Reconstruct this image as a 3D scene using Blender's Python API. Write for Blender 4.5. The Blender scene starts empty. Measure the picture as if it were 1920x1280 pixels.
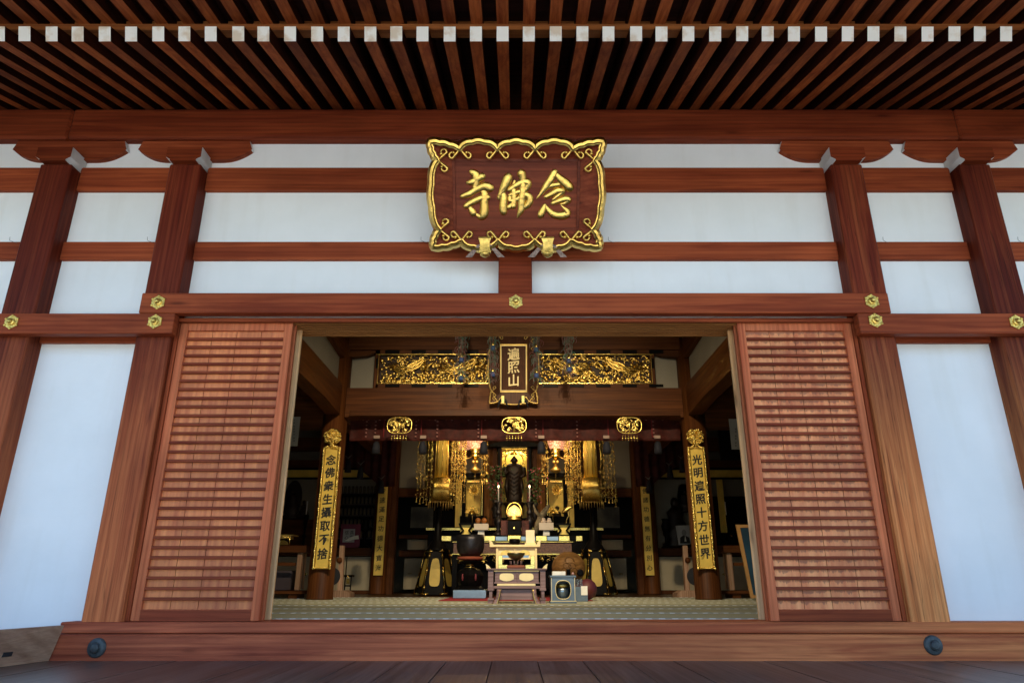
import bpy, bmesh, math, random
from mathutils import Vector, Matrix
R = math.radians
PI = math.pi
random.seed(7)
SC = bpy.context.scene

# ------------------------------------------------------------------ camera, world, sun, exposure
PITCH = R(19.3); CAMZ = 0.26; FPX = 1280.0; CX = 966.0; CY = 640.0
cam_d = bpy.data.cameras.new('camera'); cam = bpy.data.objects.new('camera', cam_d)
SC.collection.objects.link(cam); SC.camera = cam
cam.location = (0, 0, CAMZ); cam.rotation_euler = (R(90) + PITCH, 0, 0)
cam_d.sensor_width = 36; cam_d.lens = 24.0; cam_d.shift_x = -6 / 1920; cam_d.clip_start = .05; cam_d.clip_end = 2000

W = bpy.data.worlds.new('World'); SC.world = W; W.use_nodes = True
nt = W.node_tree; bg = nt.nodes['Background']
sky = nt.nodes.new('ShaderNodeTexSky'); sky.sky_type = 'NISHITA'; sky.sun_disc = False
SUN_EL, SUN_AZ = 60, -28        # the sun stands behind the hall, a little to the left
sky.sun_elevation = R(SUN_EL); sky.sun_rotation = R(SUN_AZ)
sky.air_density = 1.0; sky.dust_density = .25; sky.ozone_density = 5.0
nt.links.new(sky.outputs[0], bg.inputs[0]); bg.inputs[1].default_value = .15
sd = bpy.data.lights.new('sun', 'SUN'); sun = bpy.data.objects.new('sun', sd); SC.collection.objects.link(sun)
sd.energy = 4.2; sd.angle = R(.5); sd.color = (1, .96, .9)
sdir = Vector((math.sin(R(SUN_AZ)) * math.cos(R(SUN_EL)), math.cos(R(SUN_AZ)) * math.cos(R(SUN_EL)), math.sin(R(SUN_EL))))
sun.rotation_euler = (-sdir).to_track_quat('-Z', 'Y').to_euler()
SC.view_settings.view_transform = 'Standard'; SC.view_settings.look = 'None'
SC.view_settings.exposure = 1.70; SC.view_settings.gamma = 1; SC.view_settings.use_curve_mapping = False
SC.render.engine = 'CYCLES'
SC.cycles.max_bounces = 8; SC.cycles.diffuse_bounces = 5; SC.cycles.glossy_bounces = 4; SC.cycles.use_denoising = True
SC.cycles.sample_clamp_indirect = 4

def at(px, py, Y):
    """the point of the plane y = Y seen at photograph pixel (px, py)"""
    u = (px - CX) / FPX; v = (CY - py) / FPX
    dx, dy, dz = u, math.cos(PITCH) - v * math.sin(PITCH), math.sin(PITCH) + v * math.cos(PITCH)
    t = Y / dy
    return Vector((dx * t, Y, CAMZ + dz * t))
def zz(py, Y): return at(CX, py, Y).z
def xx(px, py, Y): return at(px, py, Y).x

# ------------------------------------------------------------------ materials
def mat(name):
    m = bpy.data.materials.new(name); m.use_nodes = True
    return m, m.node_tree, m.node_tree.nodes['Principled BSDF']
def N(t, k, **kw):
    n = t.nodes.new('ShaderNode' + k)
    for a, b in kw.items():
        if a.startswith('i_'):
            key = a[2:]; key = int(key) if key.isdigit() else key.replace('_', ' ')
            n.inputs[key].default_value = b
        else: setattr(n, a, b)
    return n
def ramp(t, stops, src):
    n = t.nodes.new('ShaderNodeValToRGB'); e = n.color_ramp.elements
    while len(e) < len(stops): e.new(.5)
    for i, (p, c) in enumerate(stops):
        e[i].position = p; e[i].color = (*c, 1) if not isinstance(c, float) else (c, c, c, 1)
    t.links.new(src, n.inputs[0]); return n.outputs[0]
def mixc(t, f, a, b, mode='MIX'):
    n = t.nodes.new('ShaderNodeMix'); n.data_type = 'RGBA'; n.blend_type = mode
    for i, v in ((0, f), (6, a), (7, b)):
        if isinstance(v, (int, float)): n.inputs[i].default_value = v
        elif isinstance(v, tuple): n.inputs[i].default_value = (*v, 1)
        else: t.links.new(v, n.inputs[i])
    return n.outputs[2]
def coords(t, scale=(1, 1, 1), rnd=True):
    tc = N(t, 'TexCoord'); mp = N(t, 'Mapping'); mp.inputs['Scale'].default_value = scale
    if rnd:
        oi = N(t, 'ObjectInfo'); mu = N(t, 'Math', operation='MULTIPLY', i_1=43.0)
        t.links.new(oi.outputs['Random'], mu.inputs[0])
        ad = N(t, 'VectorMath', operation='ADD')
        t.links.new(tc.outputs['Object'], ad.inputs[0]); t.links.new(mu.outputs[0], ad.inputs[1])
        t.links.new(ad.outputs[0], mp.inputs[0])
    else: t.links.new(tc.outputs['Object'], mp.inputs[0])
    return mp.outputs[0]
def bump(t, b, h, s, d=.01):
    n = N(t, 'Bump'); n.inputs['Strength'].default_value = s; n.inputs['Distance'].default_value = d
    t.links.new(h, n.inputs['Height']); t.links.new(n.outputs[0], b.inputs['Normal'])

def wood(name, c1, c2, axis='x', rough=.58, bleach=None, var=.2, spec=.18, cracks=0.0, along=2):
    """grained timber; bleach = (z_low, z_high, colour1, colour2): timber weathered paler towards the ground"""
    m, t, b = mat(name)
    s = {'x': (.55, 12, 12), 'y': (12, .55, 12), 'z': (12, 12, .55)}[axis]
    f = {'x': (2.5, 110, 110), 'y': (110, 2.5, 110), 'z': (110, 110, 2.5)}[axis]
    n1 = N(t, 'TexNoise', i_Scale=1.0, i_Detail=5.0, i_Roughness=.6, i_Distortion=1.2); t.links.new(coords(t, s), n1.inputs[0])
    n2 = N(t, 'TexNoise', i_Scale=1.0, i_Detail=3.0, i_Roughness=.6); t.links.new(coords(t, f), n2.inputs[0])
    n3 = N(t, 'TexNoise', i_Scale=1.3, i_Detail=4.0); t.links.new(coords(t, (1, 1, 1)), n3.inputs[0])
    col = mixc(t, ramp(t, [(.35, 0.0), (.65, 1.0)], n1.outputs[0]), c1, c2)
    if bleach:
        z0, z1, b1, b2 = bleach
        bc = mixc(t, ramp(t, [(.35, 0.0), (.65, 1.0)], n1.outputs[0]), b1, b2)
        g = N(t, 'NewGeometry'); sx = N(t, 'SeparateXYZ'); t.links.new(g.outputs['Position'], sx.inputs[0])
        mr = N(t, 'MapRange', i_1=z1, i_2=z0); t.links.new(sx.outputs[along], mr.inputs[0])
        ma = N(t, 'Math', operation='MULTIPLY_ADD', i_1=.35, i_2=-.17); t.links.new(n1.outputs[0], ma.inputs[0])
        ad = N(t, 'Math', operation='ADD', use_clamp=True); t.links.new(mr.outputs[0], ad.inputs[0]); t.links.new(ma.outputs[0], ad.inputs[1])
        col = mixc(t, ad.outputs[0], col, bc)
    col = mixc(t, .32, col, ramp(t, [(.3, .45), (.6, 1.0)], n2.outputs[0]), 'MULTIPLY')
    col = mixc(t, .5, col, ramp(t, [(.3, .55), (.7, 1.15)], n3.outputs[0]), 'MULTIPLY')
    wv = N(t, 'TexWave', wave_type='BANDS', bands_direction={'x': 'Z', 'y': 'X', 'z': 'X'}[axis], i_Scale=.9, i_Distortion=9.0, i_Detail=2.0)
    wv.inputs['Detail Scale'].default_value = .35
    t.links.new(coords(t, {'x': (.8, 9, 9), 'y': (9, .8, 9), 'z': (9, 9, .8)}[axis]), wv.inputs[0])
    col = mixc(t, .38, col, ramp(t, [(.0, (.62, .55, .5)), (.35, (1.0, 1.0, 1.0)), (1.0, (1.12, 1.15, 1.15))], wv.outputs[0]), 'MULTIPLY')
    vo = N(t, 'TexVoronoi', i_Scale=1.0); t.links.new(coords(t, {'x': (1.1, 5, 5), 'y': (5, 1.1, 5), 'z': (5, 5, 1.1)}[axis]), vo.inputs[0])
    col = mixc(t, .7, col, ramp(t, [(.03, (.25, .2, .2)), (.09, (.8, .75, .75)), (.16, (1.0, 1.0, 1.0))], vo.outputs[0]), 'MULTIPLY')
    if cracks:
        n4 = N(t, 'TexNoise', i_Scale=1.0, i_Detail=2.0, i_Distortion=.4)
        t.links.new(coords(t, tuple(q * 1.0 for q in ({'x': (.5, 30, 30), 'y': (30, .5, 30), 'z': (30, 30, .5)}[axis]))), n4.inputs[0])
        col = mixc(t, cracks, col, ramp(t, [(.485, 1.0), (.5, .2), (.515, 1.0)], n4.outputs[0]), 'MULTIPLY')
    oi = N(t, 'ObjectInfo'); mr = N(t, 'MapRange', i_3=1 - var, i_4=1 + var * .6); t.links.new(oi.outputs['Random'], mr.inputs[0])
    cb = N(t, 'CombineXYZ')
    for i in range(3): t.links.new(mr.outputs[0], cb.inputs[i])
    col = mixc(t, 1.0, col, cb.outputs[0], 'MULTIPLY')
    t.links.new(col, b.inputs['Base Color'])
    b.inputs['Specular IOR Level'].default_value = spec * .7
    rr = N(t, 'MapRange', i_3=rough - .1, i_4=rough + .12); t.links.new(n3.outputs[0], rr.inputs[0]); t.links.new(rr.outputs[0], b.inputs['Roughness'])
    bump(t, b, n2.outputs[0], .25, .004)
    return m
def plain(name, c, rough=.6, metal=0.0, var=.12, scale=6, bmp=0.0, bscale=60, spec=.5, c2=None):
    m, t, b = mat(name)
    n = N(t, 'TexNoise', i_Scale=float(scale), i_Detail=5.0); t.links.new(coords(t), n.inputs[0])
    lo = c2 or tuple(v * (1 - var) for v in c); hi = tuple(min(1, v * (1 + var)) for v in c)
    t.links.new(ramp(t, [(.35, lo), (.65, hi if not c2 else c)], n.outputs[0]), b.inputs['Base Color'])
    b.inputs['Roughness'].default_value = rough; b.inputs['Metallic'].default_value = metal
    b.inputs['Specular IOR Level'].default_value = spec
    if bmp:
        n2 = N(t, 'TexNoise', i_Scale=float(bscale), i_Detail=3.0); t.links.new(coords(t), n2.inputs[0]); bump(t, b, n2.outputs[0], bmp, .01)
    return m
def glow(name, c, e, strength):
    m = plain(name, c, .5); b = m.node_tree.nodes['Principled BSDF']
    b.inputs['Emission Color'].default_value = (*e, 1); b.inputs['Emission Strength'].default_value = strength
    return m

M = {}
RED1, RED2 = (.14, .020, .006), (.25, .046, .013)
MID1, MID2 = (.21, .036, .012), (.37, .080, .026)
for a in 'xyz':
    M['beam_' + a] = wood('stained_timber_' + a, MID1, MID2, a)
M['dark_x'] = wood('dark_stained_timber_x', RED1, RED2, 'x')
M['post'] = wood('post_timber', (.11, .014, .006), (.175, .029, .011), 'z', bleach=(.0, 2.3, (.46, .105, .034), (.68, .20, .068)), cracks=.45)
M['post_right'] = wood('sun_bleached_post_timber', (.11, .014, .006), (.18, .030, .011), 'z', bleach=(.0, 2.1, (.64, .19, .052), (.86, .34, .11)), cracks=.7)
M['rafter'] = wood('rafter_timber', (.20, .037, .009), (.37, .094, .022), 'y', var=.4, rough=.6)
M['shade_seam'] = wood('shade_and_seam_timber', (.022, .004, .002), (.045, .010, .004), 'y', var=.3, rough=.7, spec=.08)  # dark side tone standing in for shade between rafters, also behind board seams
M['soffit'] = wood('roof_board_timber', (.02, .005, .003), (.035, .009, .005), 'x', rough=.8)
M['kioi'] = wood('eave_batten_timber', (.24, .070, .018), (.38, .13, .036), 'x')
M['slat'] = wood('shutter_slat_timber', (.22, .038, .016), (.34, .072, .028), 'x')
M['stile'] = wood('shutter_stile_timber', (.42, .088, .034), (.62, .18, .072), 'z')
M['sill'] = wood('sill_timber', (.24, .046, .022), (.50, .12, .052), 'x', bleach=(3.6, -1.5, (.42, .105, .036), (.68, .23, .075)), along=0)
M['groove'] = wood('bare_track_timber', (.30, .115, .03), (.46, .20, .06), 'x')
M['jamb'] = wood('bare_jamb_timber', (.86, .44, .18), (.97, .60, .30), 'z')
M['deck'] = wood('deck_timber', (.10, .062, .046), (.21, .138, .105), 'y', rough=.38, spec=.8)
M['grey_board'] = wood('weathered_board_timber', (.30, .16, .10), (.46, .27, .17), 'y', rough=.6)
M['floor_wood'] = wood('dark_floor_timber', (.05, .025, .012), (.10, .05, .022), 'x', rough=.3)
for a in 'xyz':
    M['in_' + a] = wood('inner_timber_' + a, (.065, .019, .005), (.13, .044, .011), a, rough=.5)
def board_mat(name, stain, base):
    m, t, b = mat(name)
    n = N(t, 'TexNoise', i_Scale=1.0, i_Detail=5.0); t.links.new(coords(t, (25, 25, 2.5)), n.inputs[0])
    n2 = N(t, 'TexNoise', i_Scale=1.0, i_Detail=4.0); t.links.new(coords(t, (5, 5, 17)), n2.inputs[0])
    n3 = N(t, 'TexNoise', i_Scale=1.1, i_Detail=2.0); t.links.new(coords(t), n3.inputs[0])
    c = mixc(t, ramp(t, [(.3, 0.0), (.7, 1.0)], n.outputs[0]), *base)
    # rain stains: dark ragged fringes hanging below each slat
    g = N(t, 'NewGeometry'); sx = N(t, 'SeparateXYZ'); t.links.new(g.outputs['Position'], sx.inputs[0])
    p0 = N(t, "Math", operation='MULTIPLY_ADD', i_1=1 / SLATP, i_2=-.075 / SLATP); t.links.new(sx.outputs[2], p0.inputs[0])
    fr = N(t, 'Math', operation='FRACT'); t.links.new(p0.outputs[0], fr.inputs[0])
    n4 = N(t, 'TexNoise', i_Scale=1.0, i_Detail=4.0, i_Roughness=.7); t.links.new(coords(t, (28, 28, 7)), n4.inputs[0])
    s1 = N(t, 'Math', operation='MULTIPLY_ADD', i_1=1.35, i_2=-.27); t.links.new(n4.outputs[0], s1.inputs[0])
    s2 = N(t, 'Math', operation='ADD'); t.links.new(fr.outputs[0], s2.inputs[0]); t.links.new(s1.outputs[0], s2.inputs[1])
    s3 = N(t, 'Math', operation='MULTIPLY_ADD', i_1=.5, i_2=-.25); t.links.new(n3.outputs[0], s3.inputs[0])
    s4 = N(t, 'Math', operation='ADD'); t.links.new(s2.outputs[0], s4.inputs[0]); t.links.new(s3.outputs[0], s4.inputs[1])
    c = mixc(t, ramp(t, [(0.0, 0.0), (.5, 0.0), (.58, stain)], (lambda q: (t.links.new(s4.outputs[0], q.inputs[0]), q.outputs[0])[1])(N(t, 'Math', operation='MULTIPLY', i_1=.5))), c, (.10, .03, .02))
    fx_ = N(t, 'Math', operation='MULTIPLY_ADD', i_1=1 / .262, i_2=.31); t.links.new(sx.outputs[0], fx_.inputs[0]); f1 = N(t, 'Math', operation='FLOOR'); t.links.new(fx_.outputs[0], f1.inputs[0])
    f2 = N(t, 'Math', operation='FLOOR'); t.links.new(p0.outputs[0], f2.inputs[0])
    cb = N(t, 'CombineXYZ'); t.links.new(f1.outputs[0], cb.inputs[0]); t.links.new(f2.outputs[0], cb.inputs[1])
    wn = N(t, 'TexWhiteNoise', noise_dimensions='3D'); t.links.new(cb.outputs[0], wn.inputs[0])
    c = mixc(t, 1.0, c, ramp(t, [(0.0, (.78, .74, .72)), (1.0, (1.05, 1.08, 1.1))], wn.outputs[0]), 'MULTIPLY')
    c = mixc(t, .55, c, ramp(t, [(.3, (.55, .5, .5)), (.65, (1.1, 1.05, 1.0))], n3.outputs[0]), 'MULTIPLY')
    t.links.new(c, b.inputs['Base Color']); b.inputs['Roughness'].default_value = .6
    return m
SLATP = (zz(603, 5.0) + .012 - .07 - .075) / 30
M['board'] = board_mat('shutter_board_timber', .10, ((.52, .115, .032), (.80, .27, .078))); M['board_stained'] = board_mat('stained_shutter_board_timber', .55, ((.64, .17, .052), (.90, .36, .13)))
def plaster_mat():
    m, t, b = mat('white_plaster')
    n = N(t, 'TexNoise', i_Scale=1.3, i_Detail=6.0, i_Roughness=.6); t.links.new(coords(t, (1, 1, 1), False), n.inputs[0])
    n2 = N(t, 'TexNoise', i_Scale=1.0, i_Detail=5.0); t.links.new(coords(t, (7, 7, .8), False), n2.inputs[0])
    c = mixc(t, ramp(t, [(.3, 0.0), (.7, 1.0)], n.outputs[0]), (.76, .77, .755), (.84, .85, .84))
    c = mixc(t, .35, c, ramp(t, [(.30, (.90, .88, .84)), (.48, (1.0, 1.0, 1.0))], n2.outputs[0]), 'MULTIPLY')
    t.links.new(c, b.inputs['Base Color']); b.inputs['Roughness'].default_value = .85
    n3 = N(t, 'TexNoise', i_Scale=1.0, i_Detail=6.0); t.links.new(coords(t, (6, 6, 14), False), n3.inputs[0]); bump(t, b, n3.outputs[0], .25, .006)
    return m
M['plaster'] = plaster_mat()
M['white_paint'] = plain('white_end_paint', (.82, .80, .74), .7, var=.04, scale=9, c2=(.66, .55, .42))
_t = M['white_paint'].node_tree; 
for n in _t.nodes:
    if n.type == 'VALTORGB': n.color_ramp.elements[0].position = .36; n.color_ramp.elements[1].position = .50
M['grey_paint'] = plain('pale_edge_paint', (.62, .62, .60), .7)
def gold(name, c, rough, bmp, bscale):
    m = plain(name, c, rough, 1.0, var=.12, scale=12, bmp=bmp, bscale=bscale); return m
M['gold_sign'] = gold('sign_gold_leaf', (.70, .46, .11), .30, .35, 28)
M['gold'] = gold('gold_leaf', (.95, .69, .20), .26, .3, 55)
M['gold_dim'] = gold('aged_gold', (.72, .52, .16), .42, .5, 90)
M['gold_flat'] = plain('gold_paint', (.85, .60, .12), .42, .25, var=.1)
M['brass'] = plain('aged_brass', (.74, .52, .13), .36, .9, var=.3, scale=30, bmp=.3, bscale=150)
M['iron'] = plain('blue_black_iron', (.055, .062, .062), .55, .3, var=.3, scale=30)
M['tarnish'] = plain('tarnished_brass', (.27, .19, .15), .5, .7, var=.35, scale=60, bmp=.4, bscale=200)
M['black'] = plain('black_lacquer', (.004, .0035, .0035), .38, var=.2, spec=.05)
M['ink'] = plain('black_ink', (.012, .012, .014), .7)
M['gravel'] = plain('pale_gravel', (.62, .58, .50), .95, var=.2, scale=40, bmp=.5, bscale=60)
_m = M['gravel'].node_tree; _b = _m.nodes['Principled BSDF']; _src = _b.inputs['Base Color'].links[0].from_socket
_g = N(_m, 'NewGeometry'); _s = N(_m, 'SeparateXYZ'); _m.links.new(_g.outputs['Position'], _s.inputs[0])
_a = N(_m, 'Math', operation='ABSOLUTE'); _m.links.new(_s.outputs[0], _a.inputs[0])
_l = N(_m, 'Math', operation='LESS_THAN', i_1=7.5); _m.links.new(_a.outputs[0], _l.inputs[0])      # gravel court; unseen ground beside it made dark to cut side bounce light
_m.links.new(mixc(_m, _l.outputs[0], (.045, .055, .03), _src), _b.inputs['Base Color'])

# ------------------------------------------------------------------ mesh helpers
class MB:
    def __init__(s): s.bm = bmesh.new(); s.mi = 0
    def face(s, pts, mi=None):
        vs = [s.bm.verts.new(p) for p in pts]
        f = s.bm.faces.new(vs); f.material_index = s.mi if mi is None else mi; return f
    def box(s, x0, x1, y0, y1, z0, z1, bev=0.0):
        if x0 > x1: x0, x1 = x1, x0
        if y0 > y1: y0, y1 = y1, y0
        if z0 > z1: z0, z1 = z1, z0
        v = [s.bm.verts.new((x, y, z)) for x in (x0, x1) for y in (y0, y1) for z in (z0, z1)]
        fs = [s.bm.faces.new([v[i] for i in q]) for q in ((0, 1, 3, 2), (4, 6, 7, 5), (0, 4, 5, 1), (2, 3, 7, 6), (0, 2, 6, 4), (1, 5, 7, 3))]
        for f in fs: f.material_index = s.mi
        if bev:
            es = list({e for f in fs for e in f.edges})
            r = bmesh.ops.bevel(s.bm, geom=es, offset=bev, segments=1, affect='EDGES', profile=.5)
            for f in r['faces']: f.material_index = s.mi
        return v
    def hexa(s, p):         # eight corners: bottom loop of four, top loop of four
        v = [s.bm.verts.new(q) for q in p]
        for q in ((3, 2, 1, 0), (4, 5, 6, 7), (0, 1, 5, 4), (1, 2, 6, 5), (2, 3, 7, 6), (3, 0, 4, 7)):
            s.bm.faces.new([v[i] for i in q]).material_index = s.mi
    def prism(s, pts, axis, a0, a1, tri=True):   # outline in the two other axes, pushed along axis
        def P(p, a):
            return {'y': (p[0], a, p[1]), 'x': (a, p[0], p[1]), 'z': (p[0], p[1], a)}[axis]
        A = [s.bm.verts.new(P(p, a0)) for p in pts]; B = [s.bm.verts.new(P(p, a1)) for p in pts]
        n = len(pts)
        fs = [s.bm.faces.new(A), s.bm.faces.new(B[::-1])]
        fs += [s.bm.faces.new((A[i], A[(i + 1) % n], B[(i + 1) % n], B[i])) for i in range(n)]
        for f in fs: f.material_index = s.mi
        if tri: bmesh.ops.triangulate(s.bm, faces=fs[:2])
    def lathe(s, c, prof, seg=20, axis='z', sx=1, sy=1, a0=0, a1=2 * PI, smooth=True):
        full = abs(a1 - a0 - 2 * PI) < 1e-6; k = seg if full else seg + 1
        rings = []
        for r, h in prof:
            ring = []
            for i in range(k):
                a = a0 + (a1 - a0) * i / seg
                x, y = r * math.cos(a) * sx, r * math.sin(a) * sy
                p = {'z': (x, y, h), 'y': (x, h, y), 'x': (h, x, y)}[axis]
                ring.append(s.bm.verts.new(Vector(c) + Vector(p)))
            rings.append(ring)
        for A, B in zip(rings, rings[1:]):
            for i in range(seg):
                j = (i + 1) % k
                try: f = s.bm.faces.new((A[i], A[j], B[j], B[i])); f.smooth = smooth; f.material_index = s.mi
                except ValueError: pass
        if full:
            for ring in (rings[0][::-1], rings[-1]):
                try: s.bm.faces.new(ring).material_index = s.mi
                except ValueError: pass
    def ball(s, c, r, seg=8, rings=6, sx=1, sy=1, sz=1):
        s.lathe(c, [(max(1e-4, r * math.sin(PI * i / rings)), -r * sz * math.cos(PI * i / rings)) for i in range(rings + 1)], seg, 'z', sx, sy)
    def tube(s, pts, r, seg=6, smooth=True, closed=False):
        pts = [Vector(p) for p in pts]; n = len(pts); rings = []
        rr = r if isinstance(r, (list, tuple)) else [r] * n
        prev = None
        for i, p in enumerate(pts):
            d = (pts[min(i + 1, n - 1)] - pts[max(i - 1, 0)]).normalized()
            if closed: d = (pts[(i + 1) % n] - pts[i - 1]).normalized()
            if prev is None:
                up = Vector((0, 0, 1)) if abs(d.z) < .9 else Vector((0, 1, 0))
                a = d.cross(up).normalized()
            else: a = (prev - d * prev.dot(d)).normalized()
            prev = a; b = d.cross(a)
            rings.append([s.bm.verts.new(p + (a * math.cos(2 * PI * k / seg) + b * math.sin(2 * PI * k / seg)) * rr[i]) for k in range(seg)])
        prs = list(zip(rings, rings[1:])) + ([(rings[-1], rings[0])] if closed else [])
        for A, B in prs:
            for k in range(seg):
                f = s.bm.faces.new((A[k], A[(k + 1) % seg], B[(k + 1) % seg], B[k])); f.smooth = smooth; f.material_index = s.mi
        if not closed:
            s.bm.faces.new(rings[0][::-1]).material_index = s.mi; s.bm.faces.new(rings[-1]).material_index = s.mi
    def stroke(s, pts, T, h=.35, sub=5, depth=0.0):
        """a raised brush stroke: pts = (u, v, width); T maps (u, v, w) to space"""
        P = []
        n = len(pts)
        for i in range(n - 1):
            a, b, c, d = (pts[max(i - 1, 0)], pts[i], pts[i + 1], pts[min(i + 2, n - 1)])
            for k in range(sub):
                t = k / sub
                P.append(tuple(.5 * ((2 * b[j]) + (-a[j] + c[j]) * t + (2 * a[j] - 5 * b[j] + 4 * c[j] - d[j]) * t * t + (-a[j] + 3 * b[j] - 3 * c[j] + d[j]) * t ** 3) for j in range(3)))
        P.append(pts[-1])
        # rounded ends
        def ext(p, q, k): 
            d = Vector((p[0] - q[0], p[1] - q[1])); d = d.normalized() if d.length else Vector((0, 1))
            return (p[0] + d.x * p[2] * .5 * k, p[1] + d.y * p[2] * .5 * k, p[2] * math.sqrt(max(0.02, 1 - k * k)))
        P = [ext(P[0], P[1], .95), ext(P[0], P[1], .6)] + P + [ext(P[-1], P[-2], .6), ext(P[-1], P[-2], .95)]
        rows = []
        for i, p in enumerate(P):
            d = Vector((P[min(i + 1, len(P) - 1)][0] - P[max(i - 1, 0)][0], P[min(i + 1, len(P) - 1)][1] - P[max(i - 1, 0)][1]))
            d = d.normalized() if d.length else Vector((1, 0))
            nx, ny = -d.y, d.x; w = p[2] / 2
            row = []
            for k, q in ((-1, 0), (-.92, .45), (-.5, .85), (0, 1), (.5, .85), (.92, .45), (1, 0)):
                row.append(s.bm.verts.new(T(p[0] + nx * w * k, p[1] + ny * w * k, depth + q * h * p[2])))
            rows.append(row)
        for A, B in zip(rows, rows[1:]):
            for k in range(6):
                f = s.bm.faces.new((A[k], B[k], B[k + 1], A[k + 1])); f.smooth = True; f.material_index = s.mi
    def text(s, body, T, size, depth=.003, cx=0, cy=0, bold=0.0):
        """characters centred on (cx, cy), T maps (u, v, w) to space"""
        c = bpy.data.curves.new('writing', 'FONT'); c.body = body; c.size = size; c.align_x = 'CENTER'; c.align_y = 'CENTER'
        c.extrude = depth; c.offset = bold; c.resolution_u = 2
        o = bpy.data.objects.new('writing', c); me = bpy.data.meshes.new_from_object(o)
        xs = [v.co.x for v in me.vertices]; ys = [v.co.y for v in me.vertices]
        if xs:
            mx, my = (min(xs) + max(xs)) / 2, (min(ys) + max(ys)) / 2
            vs = [s.bm.verts.new(T(cx + (v.co.x - mx) * .96, cy + v.co.y - my + (v.co.x - mx) * .10, v.co.z)) for v in me.vertices]
            for p in me.polygons:
                try: s.bm.faces.new([vs[i] for i in p.vertices]).material_index = s.mi
                except ValueError: pass
        bpy.data.objects.remove(o); bpy.data.curves.remove(c); bpy.data.meshes.remove(me)
    def vertical_text(s, chars, T, size, pitch, cx, top, depth=.002, bold=0.0):
        for i, ch in enumerate(chars):
            if ch != ' ': s.text(ch, T, size, depth, cx, top - pitch * i, bold)
    def build(s, name, m, parent=None, at_=None, rot=None, recalc=True):
        if recalc: bmesh.ops.recalc_face_normals(s.bm, faces=s.bm.faces)
        me = bpy.data.meshes.new(name); s.bm.to_mesh(me); s.bm.free()
        for q in (m if isinstance(m, (list, tuple)) else [m]): me.materials.append(M[q] if isinstance(q, str) else q)
        o = bpy.data.objects.new(name, me); SC.collection.objects.link(o)
        if parent is not None: o.parent = parent
        if at_ is not None: o.location = at_
        if rot is not None: o.rotation_euler = rot
        return o
def tag(o, label=None, cat=None, group=None, kind=None):
    for k, v in (('label', label), ('category', cat), ('group', group), ('kind', kind)):
        if v: o[k] = v
    return o
def thing(name, label, cat, loc=(0, 0, 0), rz=0, group=None):
    o = bpy.data.objects.new(name, None); SC.collection.objects.link(o); o.empty_display_size = .1
    o.location = loc; o.rotation_euler = (0, 0, rz); return tag(o, label, cat, group)
def copy_tree(o, parent=None):
    c = o.copy(); SC.collection.objects.link(c)
    if parent is not None: c.parent = parent
    for ch in [q for q in SC.objects if q.parent == o]: copy_tree(ch, c)
    return c
def again(o, loc, label=None, rz=None, sx=None):
    c = copy_tree(o); c.location = loc
    if label: c['label'] = label
    if rz is not None: c.rotation_euler[2] = rz
    return c
def part_copy(o, dx=0, dy=0, dz=0):
    c = o.copy(); SC.collection.objects.link(c); c.location = o.location + Vector((dx, dy, dz)); return c
def bx(name, m, parent, x0, x1, y0, y1, z0, z1, bev=.006):
    b = MB(); b.box(x0, x1, y0, y1, z0, z1, bev); return b.build(name, m, parent)

# ------------------------------------------------------------------ the ground, deck and floors
g = MB(); g.box(-300, 300, -400, 400, -1.6, -1.25); tag(g.build('ground', 'gravel'), kind='structure')
DZ = -.232
dk = MB(); x = -9.0; k = 0
while x < 9:
    w = .295; dk.box(x + .003, x + w - .003, 2.3, 4.894, DZ - .05, DZ - (.0015 if k % 2 else 0)); x += w; k += 1
dk.box(-9, 9, 2.2, 2.298, DZ - .25, DZ - .003); dk.box(-9, 9, 2.32, 4.9, DZ - .12, DZ - .055)
tag(dk.build('veranda_floor', 'deck'), kind='structure')
for i in range(4):
    pass
# tatami
def tatami_mat():
    m, t, b = mat('tatami_straw')
    n = N(t, 'TexNoise', i_Scale=1.0, i_Detail=3.0); t.links.new(coords(t, (2, 160, 2), False), n.inputs[0])
    n2 = N(t, 'TexNoise', i_Scale=1.2, i_Detail=3.0); t.links.new(coords(t, (1, 1, 1), False), n2.inputs[0])
    c = mixc(t, n.outputs[0], (.38, .375, .24), (.45, .445, .29)); c = mixc(t, .4, c, ramp(t, [(.3, .7), (.7, 1.1)], n2.outputs[0]), 'MULTIPLY')
    t.links.new(c, b.inputs['Base Color']); b.inputs['Roughness'].default_value = .55
    return m
def heri_mat():
    m, t, b = mat('tatami_border_cloth')
    w = N(t, 'TexWave', wave_type='BANDS', bands_direction='X', i_Scale=3.4, i_Distortion=1.5, i_Detail=1.0); t.links.new(coords(t, (1, 1, 1), False), w.inputs[0])
    t.links.new(ramp(t, [(.45, (.30, .31, .28)), (.6, (.74, .78, .80))], w.outputs[0]), b.inputs['Base Color']); b.inputs['Roughness'].default_value = .8
    return m
M['tatami'] = tatami_mat(); M['heri'] = heri_mat()
tt = MB(); Y0 = 5.32; row = 0
while Y0 < 11.2:
    x = -6.3 - (.95 if row % 2 else 0)
    while x < 6.3:
        tt.mi = 0; tt.box(x + .002, x + 1.9 - .002, Y0 + .002, Y0 + .95, -.05, 0)
        tt.mi = 1; tt.box(x + .004, x + 1.9 - .004, Y0 + .003, Y0 + .020, 0.0, .003); tt.box(x + .004, x + 1.9 - .004, Y0 + .930, Y0 + .949, 0, .003)
        x += 1.9
    Y0 += .953; row += 1
tag(tt.build('tatami_floor', ['tatami', 'heri']), kind='structure')
TATEND = Y0
fl = MB(); yy = TATEND + .004
while yy < 19:
    fl.box(-6.6, 6.6, yy, yy + .178, -.05, -.003 if int(yy * 9) % 2 else -.004); yy += .18
tag(fl.build('wooden_floor', 'floor_wood'), kind='structure')

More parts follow.
